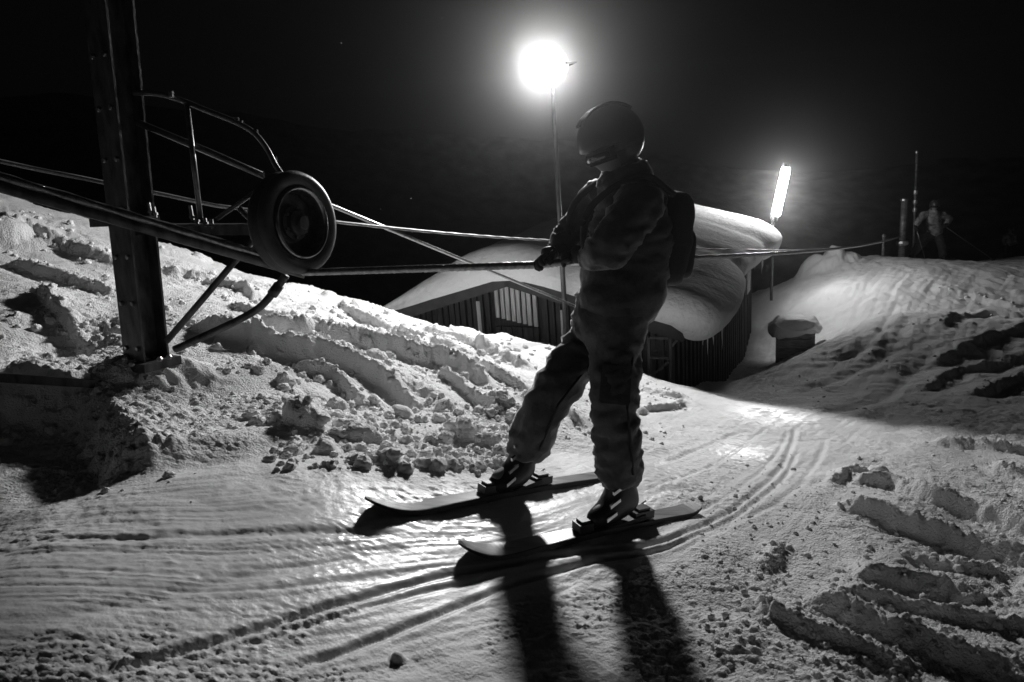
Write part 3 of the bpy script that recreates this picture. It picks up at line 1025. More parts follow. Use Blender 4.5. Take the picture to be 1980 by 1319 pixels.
# deep snow on the roof, sliding over the right hand eave in lobes
def make_roof_snow():
    root = empty("roof_snow", HP(HL / 2, HW / 2, .1), "thick snow blanket sagging in lobes over the hut eave, hung with icicles", "snow")
    ns, npf = 170, 110
    def bulge(s):
        b = .30 + .10 * math.sin(s * 1.1 + .5)
        for c, w, d in ((3.0, .35, .12), (5.6, .35, .10), (HL, .5, .2)):
            b -= d * math.exp(-((s - c) / w) ** 2)
        return max(b, .05)
    def thick(s, t):
        th = 0.36 + .02 * mnoise.noise(Vector((s * .5, t * .6, 2.0)))
        th += .85 * (s / HL) * max(0, min(1, (t - HW * .5) / (HW * .3))) 
        # stepped slabs: creases running up the slope from the notches
        for c, w, d in ((3.0, .30, .06), (5.6, .30, .06)):
            cc = c + (t / HW) * 1.1 + .12 * math.sin(t * 3)
            fade = max(0, 1 - t / (HW * .42))
            th -= d * math.exp(-((s - cc) / w) ** 2) * fade
        return th
    bm = bmesh.new()
    rows = []
    for i in range(ns + 1):
        q = i / ns
        s = -.10 + (HL + .22) * q
        ed = min(s + .10, HL + .12 - s)
        ef = math.sqrt(max(0.0, 1 - (1 - min(ed / .30, 1)) ** 2)) if ed < .30 else 1.0
        row = []
        B = bulge(s) * (0.35 + .65 * ef)
        for j in range(npf + 1):
            p = j / npf
            # right lip underside -> bulge -> slope up -> ridge -> left slope -> left lip
            if p < .18:
                a = p / .18
                th = thick(s, 0) * ef
                # curl: from under the eave, out and up round the belly
                ang = -math.pi * .62 + a * (math.pi * .62 + math.pi * .42)
                cx, cz_ = -B * .35, th * .45 - B * .18
                rx, rz = B * .75, th * .56 + B * .22
                t = cx - rx * math.cos(ang) + .0
                z = HZE + cz_ + rz * math.sin(ang)
                if a > .6:
                    m_ = (a - .6) / .4
                    m_ = m_ * m_ * (3 - 2 * m_)
                    t0 = .10; z0 = roof_z(t0) + thick(s, t0) * ef
                    t = t * (1 - m_) + t0 * m_; z = z * (1 - m_) + z0 * m_
            elif p < .93:
                a = (p - .18) / .75
                t = .10 + (HW - .14) * a
                q2 = abs(t - HW / 2)
                rz_ = roof_z(t) - .06 * math.exp(-(q2 / .25) ** 2)
                le = max(0.0, min((HW + .06 - t) / 1.4, 1))
                z = rz_ + thick(s, t) * ef * (.12 + .88 * le)
            else:
                a = (p - .93) / .07
                t = HW - .04 + .08 * math.sin(a * math.pi)
                z = HZE + .10 * (1 - a) - .0
            pt = HP(s, t, z)
            nz = mnoise.fractal(Vector((pt.x * 1.3, pt.y * 1.3, pt.z * 1.3)), 1, 2, 3) * .014 + mnoise.noise(Vector((pt.x * 6, pt.y * 6, pt.z * 6))) * .006
            if p > .03 and p < .95:
                pt += Vector((0, 0, nz))
            row.append(bm.verts.new(pt))
        rows.append(row)
    for i in range(ns):
        for j in range(npf):
            bm.faces.new((rows[i][j], rows[i][j + 1], rows[i + 1][j + 1], rows[i + 1][j]))
    bmesh.ops.holes_fill(bm, edges=[e for e in bm.edges if len(e.verts[0].link_faces) and e.is_boundary], sides=0)
    bm_obj("snow_blanket", bm, M_snowsoft, root, True)
    for k in range(22):
        s = random.uniform(.0, 3.6) if k < 16 else random.uniform(3.6, 6.5)
        Bq = bulge(s)
        L_ = random.uniform(.10, .36) * (1.0 if k % 3 else 1.4)
        p = HP(s, -Bq * random.uniform(.35, .95), HZE - Bq * .30 + .08)
        bmi = bmesh.new()
        n = 7
        add_tube(bmi, [p - Vector((random.uniform(-.002, .002), 0, L_ * i / n)) for i in range(n + 1)], [max(.0012, .016 * (1 - i / n) ** .8) for i in range(n + 1)], 7)
        bm_obj("icicle", bmi, M_ice, root, True)
make_roof_snow()

# snow capped crate on the mound beside the hut
def make_crate():
    c = P(1536, 662, 12.0)
    c.z -= .1
    root = empty("crate", c, "dark crate half buried beside the hut under a thick round snow cap", "crate")
    bm = bmesh.new()
    ux, uy = Vector((.94, -.34, 0)), Vector((.34, .94, 0))
    for k in range(4):
        add_box(bm, c + Vector((0, 0, -.2 + .17 * k)), ux, uy, (0, 0, 1), .62, .55, .155)
    for sx in (-1, 1):
        add_box(bm, c + ux * sx * .29 - uy * .29 + Vector((0, 0, .05)), ux, uy, (0, 0, 1), .06, .03, .66)
    bm_obj("box", bm, M_crate, root)
    bm = bmesh.new()
    bmesh.ops.create_icosphere(bm, subdivisions=5, radius=1.0)
    for v in bm.verts:
        n = mnoise.fractal(v.co * 1.4, 1, 2, 3) * .08
        q = v.co.copy()
        x = math.copysign(abs(q.x) ** .7, q.x); y = math.copysign(abs(q.y) ** .7, q.y)
        v.co = c + ux * x * .46 + uy * y * .42 + Vector((0, 0, .42 + q.z * .17 + n - .08 * (1 if q.x < 0 else 0) * -q.x))
    bm_obj("snow_cap", bm, M_snowsoft, root, True)
make_crate()

# ------------------------------------------------------------------ floodlight on its mast
LP = P(1064, 128, 7.15)
def make_flood():
    foot = Vector((LP.x + .03, LP.y + .25, -.55))
    root = empty("floodlight", foot, "blazing floodlight on a slim mast in front of the hut gable", "floodlight")
    bm = bmesh.new()
    add_tube(bm, [foot + Vector((0, 0, -.2)), Vector((foot.x, foot.y, LP.z + .2))], [.030, .022], 12)
    bm_obj("mast", bm, M_housing, root, True)
    d = Vector((-.80, -.92, -.12)).normalized()
    a, b = frame_of(d)
    bm = bmesh.new()
    add_lathe(bm, LP, d, [(0, -.18), (.09, -.17), (.16, -.09), (.175, .0), (.195, .03), (.182, .03), (.162, 0), (0, -.02)], 36)
    bm_obj("housing", bm, M_housing, root, True)
    bm = bmesh.new()
    add_lathe(bm, LP, d, [(0, .075), (.07, .068), (.115, .048), (.150, .02), (.160, .004), (.160, .0), (0, .0)], 36)
    bm_obj("lens", bm, M_flood, root, True)
    bm = bmesh.new()
    add_tube(bm, [LP + a * .195, LP + a * .21 - d * .14, Vector((foot.x, foot.y, LP.z - .03)), LP - a * .21 - d * .14, LP - a * .195], .010, 8)
    bm_obj("yoke", bm, M_housing, root)
    ld = bpy.data.lights.new("flood_beam", 'SPOT')
    ld.energy = FLOOD_POWER
    ld.color = (1, 1, 1)
    ld.spot_size = math.radians(171.6)
    ld.spot_blend = .04
    ld.shadow_soft_size = .26
    lo = bpy.data.objects.new("flood_beam", ld)
    COL.objects.link(lo)
    lo.parent = root
    lo.location = (LP + d * .12) - foot
    lo.rotation_euler = d.to_track_quat('-Z', 'Y').to_euler()
make_flood()

# tube lamp at the far right corner of the hut
def make_tube_lamp():
    p = HP(HL - .2, -.02, -1.0)
    top = P(1521, 322, p.y + .0)
    bot = P(1499, 420, p.y + .0)
    pole = P(1494, 440, p.y)
    foot = Vector((pole.x, pole.y, -1.6))
    root = empty("tube_lamp", foot, "glowing tube lamp tilted on a short pole at the hut's far corner", "lamp")
    bm = bmesh.new()
    add_tube(bm, [foot, Vector((pole.x, pole.y, bot.z + .05))], .03, 10)
    bm_obj("pole", bm, M_housing, root, True)
    bm = bmesh.new()
    ax = (top - bot).normalized()
    add_tube(bm, [bot - ax * .07, bot + ax * .04], .055, 12)
    bm_obj("end_cap", bm, M_housing, root)
    bm = bmesh.new()
    add_tube(bm, [top - ax * .03, top + ax * .05], .055, 12)
    bm_obj("end_cap", bm, M_housing, root)
    bm = bmesh.new()
    back = Vector((.25, .97, 0))
    add_box(bm, (top + bot) / 2 + back * .10, ax, back, ax.cross(back), (top - bot).length + .12, .02, .15)
    bm_obj("fitting", bm, M_housing, root)
    bm = bmesh.new()
    n = 24
    L = (top - bot).length
    pts = [bot.lerp(top, k / n) for k in range(n + 1)]
    rr = [.085 * math.sqrt(max(.05, 1 - max(0, abs(2 * k / n - 1) - .86) ** 2 / .0196)) for k in range(n + 1)]
    add_tube(bm, pts, rr, 16)
    bm_obj("tube", bm, M_tube, root, True)
make_tube_lamp()

# ------------------------------------------------------------------ far posts
def far_pole(name, u0, v0, u1, v1, Y, r, label, cat, knobs=()):
    a, b = P(u1, v1, Y), P(u0, v0, Y)
    a = Vector((a.x, a.y, gz_at(a.x, a.y) - .15))
    root = empty(name, a, label, cat)
    bm = bmesh.new()
    add_tube(bm, [a, a.lerp(b, .5), b], r, 10)
    bm_obj("shaft", bm, M_pole, root, True)
    bm = bmesh.new()
    add_lathe(bm, b, (0, 0, 1), [(0, -.03), (r * 1.35, -.03), (r * 1.35, .02), (r * .6, .05), (0, .05)], 12)
    bm_obj("cap", bm, M_galv, root)
    for v in knobs:
        q = P(u0 + (u1 - u0) * (v - v0) / (v1 - v0), v, Y)
        bm = bmesh.new()
        add_lathe(bm, q - Vector((0, 0, .05)), (0, 0, 1), [(0, 0), (r * 1.7, 0), (r * 1.9, .05), (r * 1.7, .1), (0, .1)], 12)
        bm_obj("reflector", bm, M_strap, root)
    return root
far_pole("rope_post", 1749, 386, 1743, 500, 17.0, .075, "stout speckled post where the tow rope ends, left of the crouching far skier", "post", (470,))
far_pole("marker_pole", 1773, 294, 1766, 500, 17.6, .03, "tall thin marker pole with bright bands, just behind the rope post", "pole", (372, 391, 406))
far_pole("marker_stake", 1709, 456, 1707, 498, 16.6, .035, "short pale stake in the snow below the rope, left of the stout post", "stake")

# ------------------------------------------------------------------ people
def skin_mesh(nodes, edges, root, levels=2):
    names = list(nodes)
    ix = {n: i for i, n in enumerate(names)}
    m = bpy.data.meshes.new("skin_tmp")
    m.from_pydata([tuple(nodes[n][0]) for n in names], [(ix[a], ix[b]) for a, b in edges], [])
    o = bpy.data.objects.new("skin_tmp", m)
    COL.objects.link(o)
    md = o.modifiers.new("Skin", 'SKIN')
    md.use_smooth_shade = True
    for n in names:
        sv = m.skin_vertices[0].data[ix[n]]
        r = nodes[n][1]
        sv.radius = r if isinstance(r, tuple) else (r, r)
        sv.use_root = (n in root) if isinstance(root, (list, tuple)) else (n == root)
    sb = o.modifiers.new("Sub", 'SUBSURF')
    sb.levels = levels
    sb.render_levels = levels
    dg = bpy.context.evaluated_depsgraph_get()
    dg.update()
    res = bpy.data.meshes.new_from_object(o.evaluated_get(dg))
    bpy.data.objects.remove(o)
    bpy.data.meshes.remove(m)
    return res

def folds(m, amp, scale, stretch=(1, 1, 1)):
    """cloth folds pushed along the normals"""
    for v in m.vertices:
        p = Vector((v.co.x * scale * stretch[0], v.co.y * scale * stretch[1], v.co.z * scale * stretch[2]))
        n = 1 - abs(mnoise.noise(p)) * 2
        n2 = 1 - abs(mnoise.noise(p * 2.3 + Vector((5, 1, 2)))) * 2
        n3 = 1 - abs(mnoise.noise(p * 5.1 + Vector((2, 8, 1)))) * 2
        v.co += v.normal * amp * (.6 * n + .4 * n2 + .22 * n3 - .4)

def ellipsoid(bm, c, ex, ey, ez, rx, ry, rz, sub=4, fn=None):
    r = bmesh.ops.create_icosphere(bm, subdivisions=sub, radius=1.0)
    for v in r['verts']:
        q = v.co.copy()
        if fn:
            q = fn(q)
        v.co = c + ex * q.x * rx + ey * q.y * ry + ez * q.z * rz

def glove(parent, wrist, palm_dir, curl_dir, side, s, mat_, name="glove"):
    """palm with five separate fingers curled round a grip; palm_dir: wrist->knuckles, curl_dir: where the palm faces"""
    f = palm_dir.normalized()
    n = (curl_dir - f * f.dot(curl_dir)).normalized()
    w = f.cross(n).normalized() * side
    nodes, edges = {}, []
    nodes['w'] = (wrist, .030 * s)
    nodes['p0'] = (wrist + f * .035 * s, (.030 * s, .038 * s))
    nodes['p1'] = (wrist + f * .07 * s, (.026 * s, .040 * s))
    edges += [('w', 'p0'), ('p0', 'p1')]
    meshes = [skin_mesh(nodes, edges, 'w', 2)]
    lens = (.066, .076, .071, .056)
    for k in range(4):
        off = (k - 1.5) * .021 * s
        L = lens[k] * s
        b = wrist + f * .072 * s + w * off
        p1 = b + f * L * .36 + n * L * .10
        p2 = p1 + f * L * .12 + n * L * .34
        p3 = p2 - f * L * .22 + n * L * .18
        nd = {'a': (b - f * .012 * s, .0115 * s), 'b': (p1, .0112 * s), 'c': (p2, .0105 * s), 'd': (p3, .0092 * s)}
        meshes.append(skin_mesh(nd, [('a', 'b'), ('b', 'c'), ('c', 'd')], 'a', 2))
    tb = wrist + f * .030 * s - w * .034 * s
    t1 = tb + f * .030 * s - w * .016 * s + n * .020 * s
    t2 = t1 + f * .020 * s + w * .012 * s + n * .026 * s
    meshes.append(skin_mesh({'a': (tb, .015 * s), 'b': (t1, .0135 * s), 'c': (t2, .011 * s)}, [('a', 'b'), ('b', 'c')], 'a', 2))
    # cuff
    nd = {'a': (wrist - f * .055 * s, .046 * s), 'b': (wrist - f * .02 * s, .042 * s), 'c': (wrist + f * .012 * s, .036 * s)}
    meshes.append(skin_mesh(nd, [('a', 'b'), ('b', 'c')], 'a', 2))
    bm = bmesh.new()
    for m in meshes:
        bm.from_mesh(m)
        bpy.data.meshes.remove(m)
    return bm_obj(name, bm, mat_, parent, True)

def make_person(J, s, face, up_head, label, cat, mj, mp, backlit=True, boots=True, fold=1.0, visor=True):
    """J: joint name -> world position; s: body scale; face: where the head looks"""
    root = empty("person", Vector((J['pelvis'].x, J['pelvis'].y, min(J['ankleL'].z, J['ankleR'].z) - .09 * s)), label, cat)
    # ---- continuous body
    hd, nk = J['head'], J['neck']
    uh = up_head.normalized()
    fc = (face - uh * uh.dot(face)).normalized()
    sd = uh.cross(fc)
    nodes = {'pelvis': (J['pelvis'], .125 * s), 'waist': (J['waist'], .115 * s), 'chest': (J['chest'], .135 * s), 'neck': (nk, .058 * s), 'neck2': (nk.lerp(hd, .5), .055 * s), 'jaw': (hd - uh * .035 * s + fc * .012 * s, (.066 * s, .072 * s)), 'head': (hd + uh * .03 * s, (.076 * s, .088 * s)), 'crown': (hd + uh * .085 * s - fc * .006 * s, (.060 * s, .072 * s))}
    edges = [('pelvis', 'waist'), ('waist', 'chest'), ('chest', 'neck'), ('neck', 'neck2'), ('neck2', 'jaw'), ('jaw', 'head'), ('head', 'crown')]
    for q in 'LR':
        nodes['hip' + q] = (J['hip' + q], .088 * s); nodes['knee' + q] = (J['knee' + q], .058 * s); nodes['ankle' + q] = (J['ankle' + q], .042 * s); nodes['toe' + q] = (J['toe' + q], .034 * s)
        nodes['sh' + q] = (J['sh' + q], .058 * s); nodes['elb' + q] = (J['elb' + q], .042 * s); nodes['wri' + q] = (J['wri' + q], .028 * s); nodes['hand' + q] = (J['hand' + q], .022 * s)
        edges += [('pelvis', 'hip' + q), ('hip' + q, 'knee' + q), ('knee' + q, 'ankle' + q), ('ankle' + q, 'toe' + q), ('chest', 'sh' + q), ('sh' + q, 'elb' + q), ('elb' + q, 'wri' + q), ('wri' + q, 'hand' + q)]
    m = skin_mesh(nodes, edges, 'pelvis', 3)
    c0 = hd
    for v in m.vertices:       # face: nose, brow, eye hollows, mouth, chin
        r = v.co - c0
        a, b, c = r.dot(fc) / s, r.dot(sd) / s, r.dot(uh) / s
        if a > .02 and abs(b) < .09 and -.12 < c < .13:
            d = .024 * math.exp(-(b / .012) ** 2 - ((c + .012) / .022) ** 2)
            d += .006 * math.exp(-((c - .035) / .012) ** 2)
            d -= .009 * (math.exp(-((b - .032) / .015) ** 2) + math.exp(-((b + .032) / .015) ** 2)) * math.exp(-((c - .018) / .014) ** 2)
            d -= .005 * math.exp(-((c + .052) / .005) ** 2 - (b / .026) ** 2)
            d += .005 * math.exp(-((c + .044) / .006) ** 2 - (b / .024) ** 2) + .008 * math.exp(-((c + .082) / .016) ** 2 - (b / .03) ** 2)
            v.co += fc * d * s
    link_mesh("body", m, M_skin, root)
    # ---- jacket
    pel = J['pelvis'].lerp(J['hipL'].lerp(J['hipR'], .5), .5)
    hem = pel + (pel - J['waist']).normalized() * .05 * s
    nodes = {'hem': (hem, .205 * s), 'wa': (J['waist'], .185 * s), 'mid': (J['waist'].lerp(J['chest'], .55), .195 * s), 'ch': (J['chest'].lerp(nk, .1), .178 * s), 'nk': (nk.lerp(J['chest'], .15), .115 * s), 'col': (nk.lerp(hd, .62), .098 * s)}
    edges = [('hem', 'wa'), ('wa', 'mid'), ('mid', 'ch'), ('ch', 'nk'), ('nk', 'col')]
    m = skin_mesh(nodes, edges, 'hem', 3)
    bmj = bmesh.new()
    bmj.from_mesh(m)
    bpy.data.meshes.remove(m)
    for q in 'LR':
        nodes, edges = {'in': (J['sh' + q].lerp(J['chest'], .55), .10 * s)}, []
        nodes['sh' + q] = (J['sh' + q], .098 * s); nodes['ua' + q] = (J['sh' + q].lerp(J['elb' + q], .5), .082 * s); nodes['elb' + q] = (J['elb' + q], .076 * s); nodes['fa' + q] = (J['elb' + q].lerp(J['wri' + q], .5), .066 * s); nodes['wri' + q] = (J['wri' + q], .050 * s)
        edges += [('in', 'sh' + q), ('sh' + q, 'ua' + q), ('ua' + q, 'elb' + q), ('elb' + q, 'fa' + q), ('fa' + q, 'wri' + q)]
        m = skin_mesh(nodes, edges, 'in', 3)
        bmj.from_mesh(m)
        bpy.data.meshes.remove(m)
    m = bpy.data.meshes.new('jacket')
    bmj.to_mesh(m)
    bmj.free()
    folds(m, .026 * s * fold, 8 / s, (1, 1, 1.6))
    link_mesh("jacket", m, mj, root)
    # ---- trousers
    nodes = {'w': (J['waist'].lerp(J['pelvis'], .45), .150 * s), 'p': (J['pelvis'], .165 * s)}
    edges = [('w', 'p')]
    for q in 'LR':
        nodes['h' + q] = (J['hip' + q].lerp(J['knee' + q], .12), .118 * s); nodes['t' + q] = (J['hip' + q].lerp(J['knee' + q], .55), .108 * s); nodes['k' + q] = (J['knee' + q], .098 * s); nodes['c' + q] = (J['knee' + q].lerp(J['ankle' + q], .5), .098 * s); nodes['a' + q] = (J['knee' + q].lerp(J['ankle' + q], .92), .100 * s)
        edges += [('p', 'h' + q), ('h' + q, 't' + q), ('t' + q, 'k' + q), ('k' + q, 'c' + q), ('c' + q, 'a' + q)]
    m = skin_mesh(nodes, edges, 'w', 3)
    folds(m, .024 * s * fold, 8 / s, (1, 1, 1.8))
    link_mesh("trousers", m, mp, root)
    cd = (Vector((0, 0, CAMZ)) - J['kneeL']); cd.z = 0; cd.normalize()
    if fold > 1.05:
        for q in 'LR':
            pts = []
            for f_ in range(21):
                g_ = f_ / 20
                p_ = J['hip' + q].lerp(J['knee' + q], g_ * 2) if g_ < .5 else J['knee' + q].lerp(J['ankle' + q], g_ * 2 - 1.06 * (g_ - .5) * .12 - 1 * 1.0 + .0)
                pts.append(p_ + (cd + Vector((.55, 0, 0))).normalized() * (.105 if g_ > .2 else .115) * s)
            bm = bmesh.new()
            add_tube(bm, pts[3:18], .006 * s, 6)
            bm_obj("leg_seam", bm, M_glove, root, True)
        th = J['hipL'].lerp(J['kneeL'], .62); ax_ = (J['hipL'] - J['kneeL']).normalized(); sx_ = ax_.cross(cd).normalized()
        for dz, hh_, dd_ in ((-.02, .15, .0), (.055, .05, .008)):
            bm = bmesh.new()
            add_box(bm, th + ax_ * dz * s + cd * (.104 + dd_) * s, sx_, cd, ax_, .12 * s, .016 * s, hh_ * s)
            bmesh.ops.bevel(bm, geom=bm.edges[:], offset=.006 * s, segments=2, affect='EDGES')
            bm_obj("thigh_pocket", bm, mp, root)
    nodes = {'a': (nk.lerp(J['chest'], .05), .082 * s), 'b': (nk.lerp(hd, .5), .080 * s), 'c': (hd - uh * .055 * s + fc * .01 * s, .082 * s)}
    m = skin_mesh(nodes, [('a', 'b'), ('b', 'c')], 'a', 3)
    folds(m, .010 * s, 16 / s, (1, 1, 2.2))
    link_mesh("neck_gaiter", m, M_glove, root)
    # ---- helmet and goggles
    bm = bmesh.new()
    def hel(q):
        q = q.copy()
        if q.z < -.12 and q.x > .1:
            q.z = -.12 + (q.z + .12) * .15
        if q.z < -.78:
            q.z = -.78 + (q.z + .78) * .3
        return q
    hc = hd + uh * .062 * s - fc * .008 * s
    ellipsoid(bm, hc, fc, sd, uh, .142 * s, .122 * s, .134 * s, 4, hel)
    he = bm_obj("helmet", bm, M_shell, root, True)
    for k in range(3):
        bm = bmesh.new()
        pts = []
        for i in range(9):
            th = math.radians(40 + 100 * i / 8)
            pts.append(hc + fc * math.cos(th) * .143 * s + uh * math.sin(th) * .136 * s + sd * (k - 1) * .035 * s)
        add_tube(bm, pts, .006 * s, 6)
        bm_obj("vent_rib", bm, M_glove, he, True)
    if visor:
        ge = empty_child = None
        def band(r0, zlo, zhi, a0, a1, n=22, bow=.0):
            b_ = bmesh.new()
            rows = []
            for j in range(6):
                z = zlo + (zhi - zlo) * j / 5
                bl = 1 - .22 * (j / 5) ** 2 - .08 * (1 - j / 5) ** 2
                row = []
                for i in range(n + 1):
                    th = math.radians(a0 + (a1 - a0) * i / n)
                    row.append(hd + fc * math.cos(th) * r0[0] * bl * s + sd * math.sin(th) * r0[1] * bl * s + uh * z * s)
                rows.append([b_.verts.new(p) for p in row])
            for j in range(5):
                for i in range(n):
                    b_.faces.new((rows[j][i], rows[j][i + 1], rows[j + 1][i + 1], rows[j + 1][i]))
            return b_
        b1 = band((.116, .098), -.018, .056, -78, 78)
        bmesh.ops.solidify(b1, geom=b1.faces[:], thickness=.016 * s)
        go = bm_obj("goggles", b1, M_glove, root, True)
        b2 = band((.126, .102), -.008, .046, -68, 68)
        bmesh.ops.solidify(b2, geom=b2.faces[:], thickness=.006 * s)
        bm_obj("lens", b2, M_lens, go, True)
        b3 = band((.146, .132), .010, .040, 76, 284, 30)
        bmesh.ops.solidify(b3, geom=b3.faces[:], thickness=.004 * s)
        bm_obj("strap", b3, M_strap, go, True)
    # ---- boots
    for q in 'LR':
        an, to = J['ankle' + q], J['toe' + q]
        f = Vector((to.x - an.x, to.y - an.y, 0)).normalized()
        kn = J['knee' + q]
        shin = (kn - an).normalized()
        nz = to.z
        nodes = {'t': (an + shin * .19 * s, .068 * s), 'm': (an + shin * .06 * s, .066 * s), 'a': (an - Vector((0, 0, .01 * s)), .062 * s), 'h': (an - f * .05 * s - Vector((0, 0, .05 * s)), .048 * s), 'f1': (an + f * .09 * s - Vector((0, 0, .045 * s)), .054 * s), 'f2': (an + f * .185 * s - Vector((0, 0, .055 * s)), .042 * s)}
        m = skin_mesh(nodes, [('t', 'm'), ('m', 'a'), ('a', 'h'), ('a', 'f1'), ('f1', 'f2')], 'a', 3)
        zmin = an.z - .095 * s
        for v in m.vertices:
            if v.co.z < zmin:
                v.co.z = zmin
        bo = link_mesh("boot", m, M_boot, root)
        side = f.cross(Vector((0, 0, 1)))
        if side.y > 0:
            side = -side
        for k in range(4):
            bm = bmesh.new()
            p = an + (f * (.10 - .02 * k) + Vector((0, 0, -.03 + .055 * k))) * s + side * (.058) * s
            add_box(bm, p, f * .8 + Vector((0, 0, -.3)), side, f.cross(side), .055 * s, .012 * s, .014 * s)
            bm_obj("buckle", bm, M_buckle, bo)
        bm = bmesh.new()
        add_box(bm, an + f * .06 * s - Vector((0, 0, .103 * s)), f, side, (0, 0, 1), .31 * s, .072 * s, .022 * s)
        bm_obj("sole", bm, M_glove, bo)
    return root

def make_ski(tip, tail, width, label, tip_up=.10, flat=None):
    """shaped ski lying between two ground points, tip turned up"""
    f = (tip - tail)
    L = f.length
    f.normalize()
    up = Vector((0, 0, 1))
    side = f.cross(up).normalized()
    up = side.cross(f).normalized()
    root = empty("ski", tail.lerp(tip, .5), label, "ski", "skis")
    n = 60
    bm = bmesh.new()
    secs = []
    for i in range(n + 1):
        q = i / n
        x = L * q
        sc = 1 - .26 * math.sin(math.pi * min(1, max(0, (q - .05) / .82))) ** 1.2
        w = width * .5 * (sc + .12 * q)
        if q > .90:
            k = (q - .90) / .10
            w *= math.sqrt(max(.02, 1 - k * k * .97))
        if q < .04:
            w *= .75 + .25 * q / .04
        z = .004 + tip_up * max(0, (q - .80) / .20) ** 2 + .02 * max(0, (.07 - q) / .07) ** 2 
        th = .023 - .013 * abs(2 * q - 1) ** 2
        c = tail + f * x + up * z
        secs.append((c, w, th, q))
    rows = []
    for c, w, th, q in secs:
        rows.append([bm.verts.new(c - side * w), bm.verts.new(c + side * w), bm.verts.new(c + side * w * .93 + up * th), bm.verts.new(c - side * w * .93 + up * th)])
    for i in range(n):
        for k in range(4):
            bm.faces.new((rows[i][k], rows[i][(k + 1) % 4], rows[i + 1][(k + 1) % 4], rows[i + 1][k]))
    bm.faces.new(rows[0][::-1]); bm.faces.new(rows[-1])
    bm_obj("ski_body", bm, M_skiedge, root)
    bm = bmesh.new()
    rows = []
    for c, w, th, q in secs[1:-1]:
        rows.append([bm.verts.new(c - side * w * .86 + up * (th + .0015)), bm.verts.new(c + side * w * .86 + up * (th + .0015))])
    for i in range(len(rows) - 1):
        bm.faces.new((rows[i][0], rows[i][1], rows[i + 1][1], rows[i + 1][0]))
    bm_obj("top_sheet", bm, M_skitop, root)
    return root, f, side, up

def binding(root, c, f, side, up, s=1.0):
    for d, l, nm in ((.17, .07, "toe_binding"), (-.13, .10, "heel_binding")):
        bm = bmesh.new()
        add_box(bm, c + f * d * s + up * .028 * s, f, side, up, l * s, .06 * s, .035 * s)
        add_box(bm, c + f * (d + .0) * s + up * .050 * s, f, side, up, l * .6 * s, .045 * s, .014 * s)
        bm_obj(nm, bm, M_boot, root)
    bm = bmesh.new()
    add_tube(bm, [c - f * .06 * s + side * .045 * s + up * .03 * s, c - f * .12 * s + side * .055 * s + up * .012 * s, c - f * .2 * s + side * .055 * s + up * .05 * s], .004 * s, 6)
    bm_obj("brake_arm", bm, M_buckle, root)

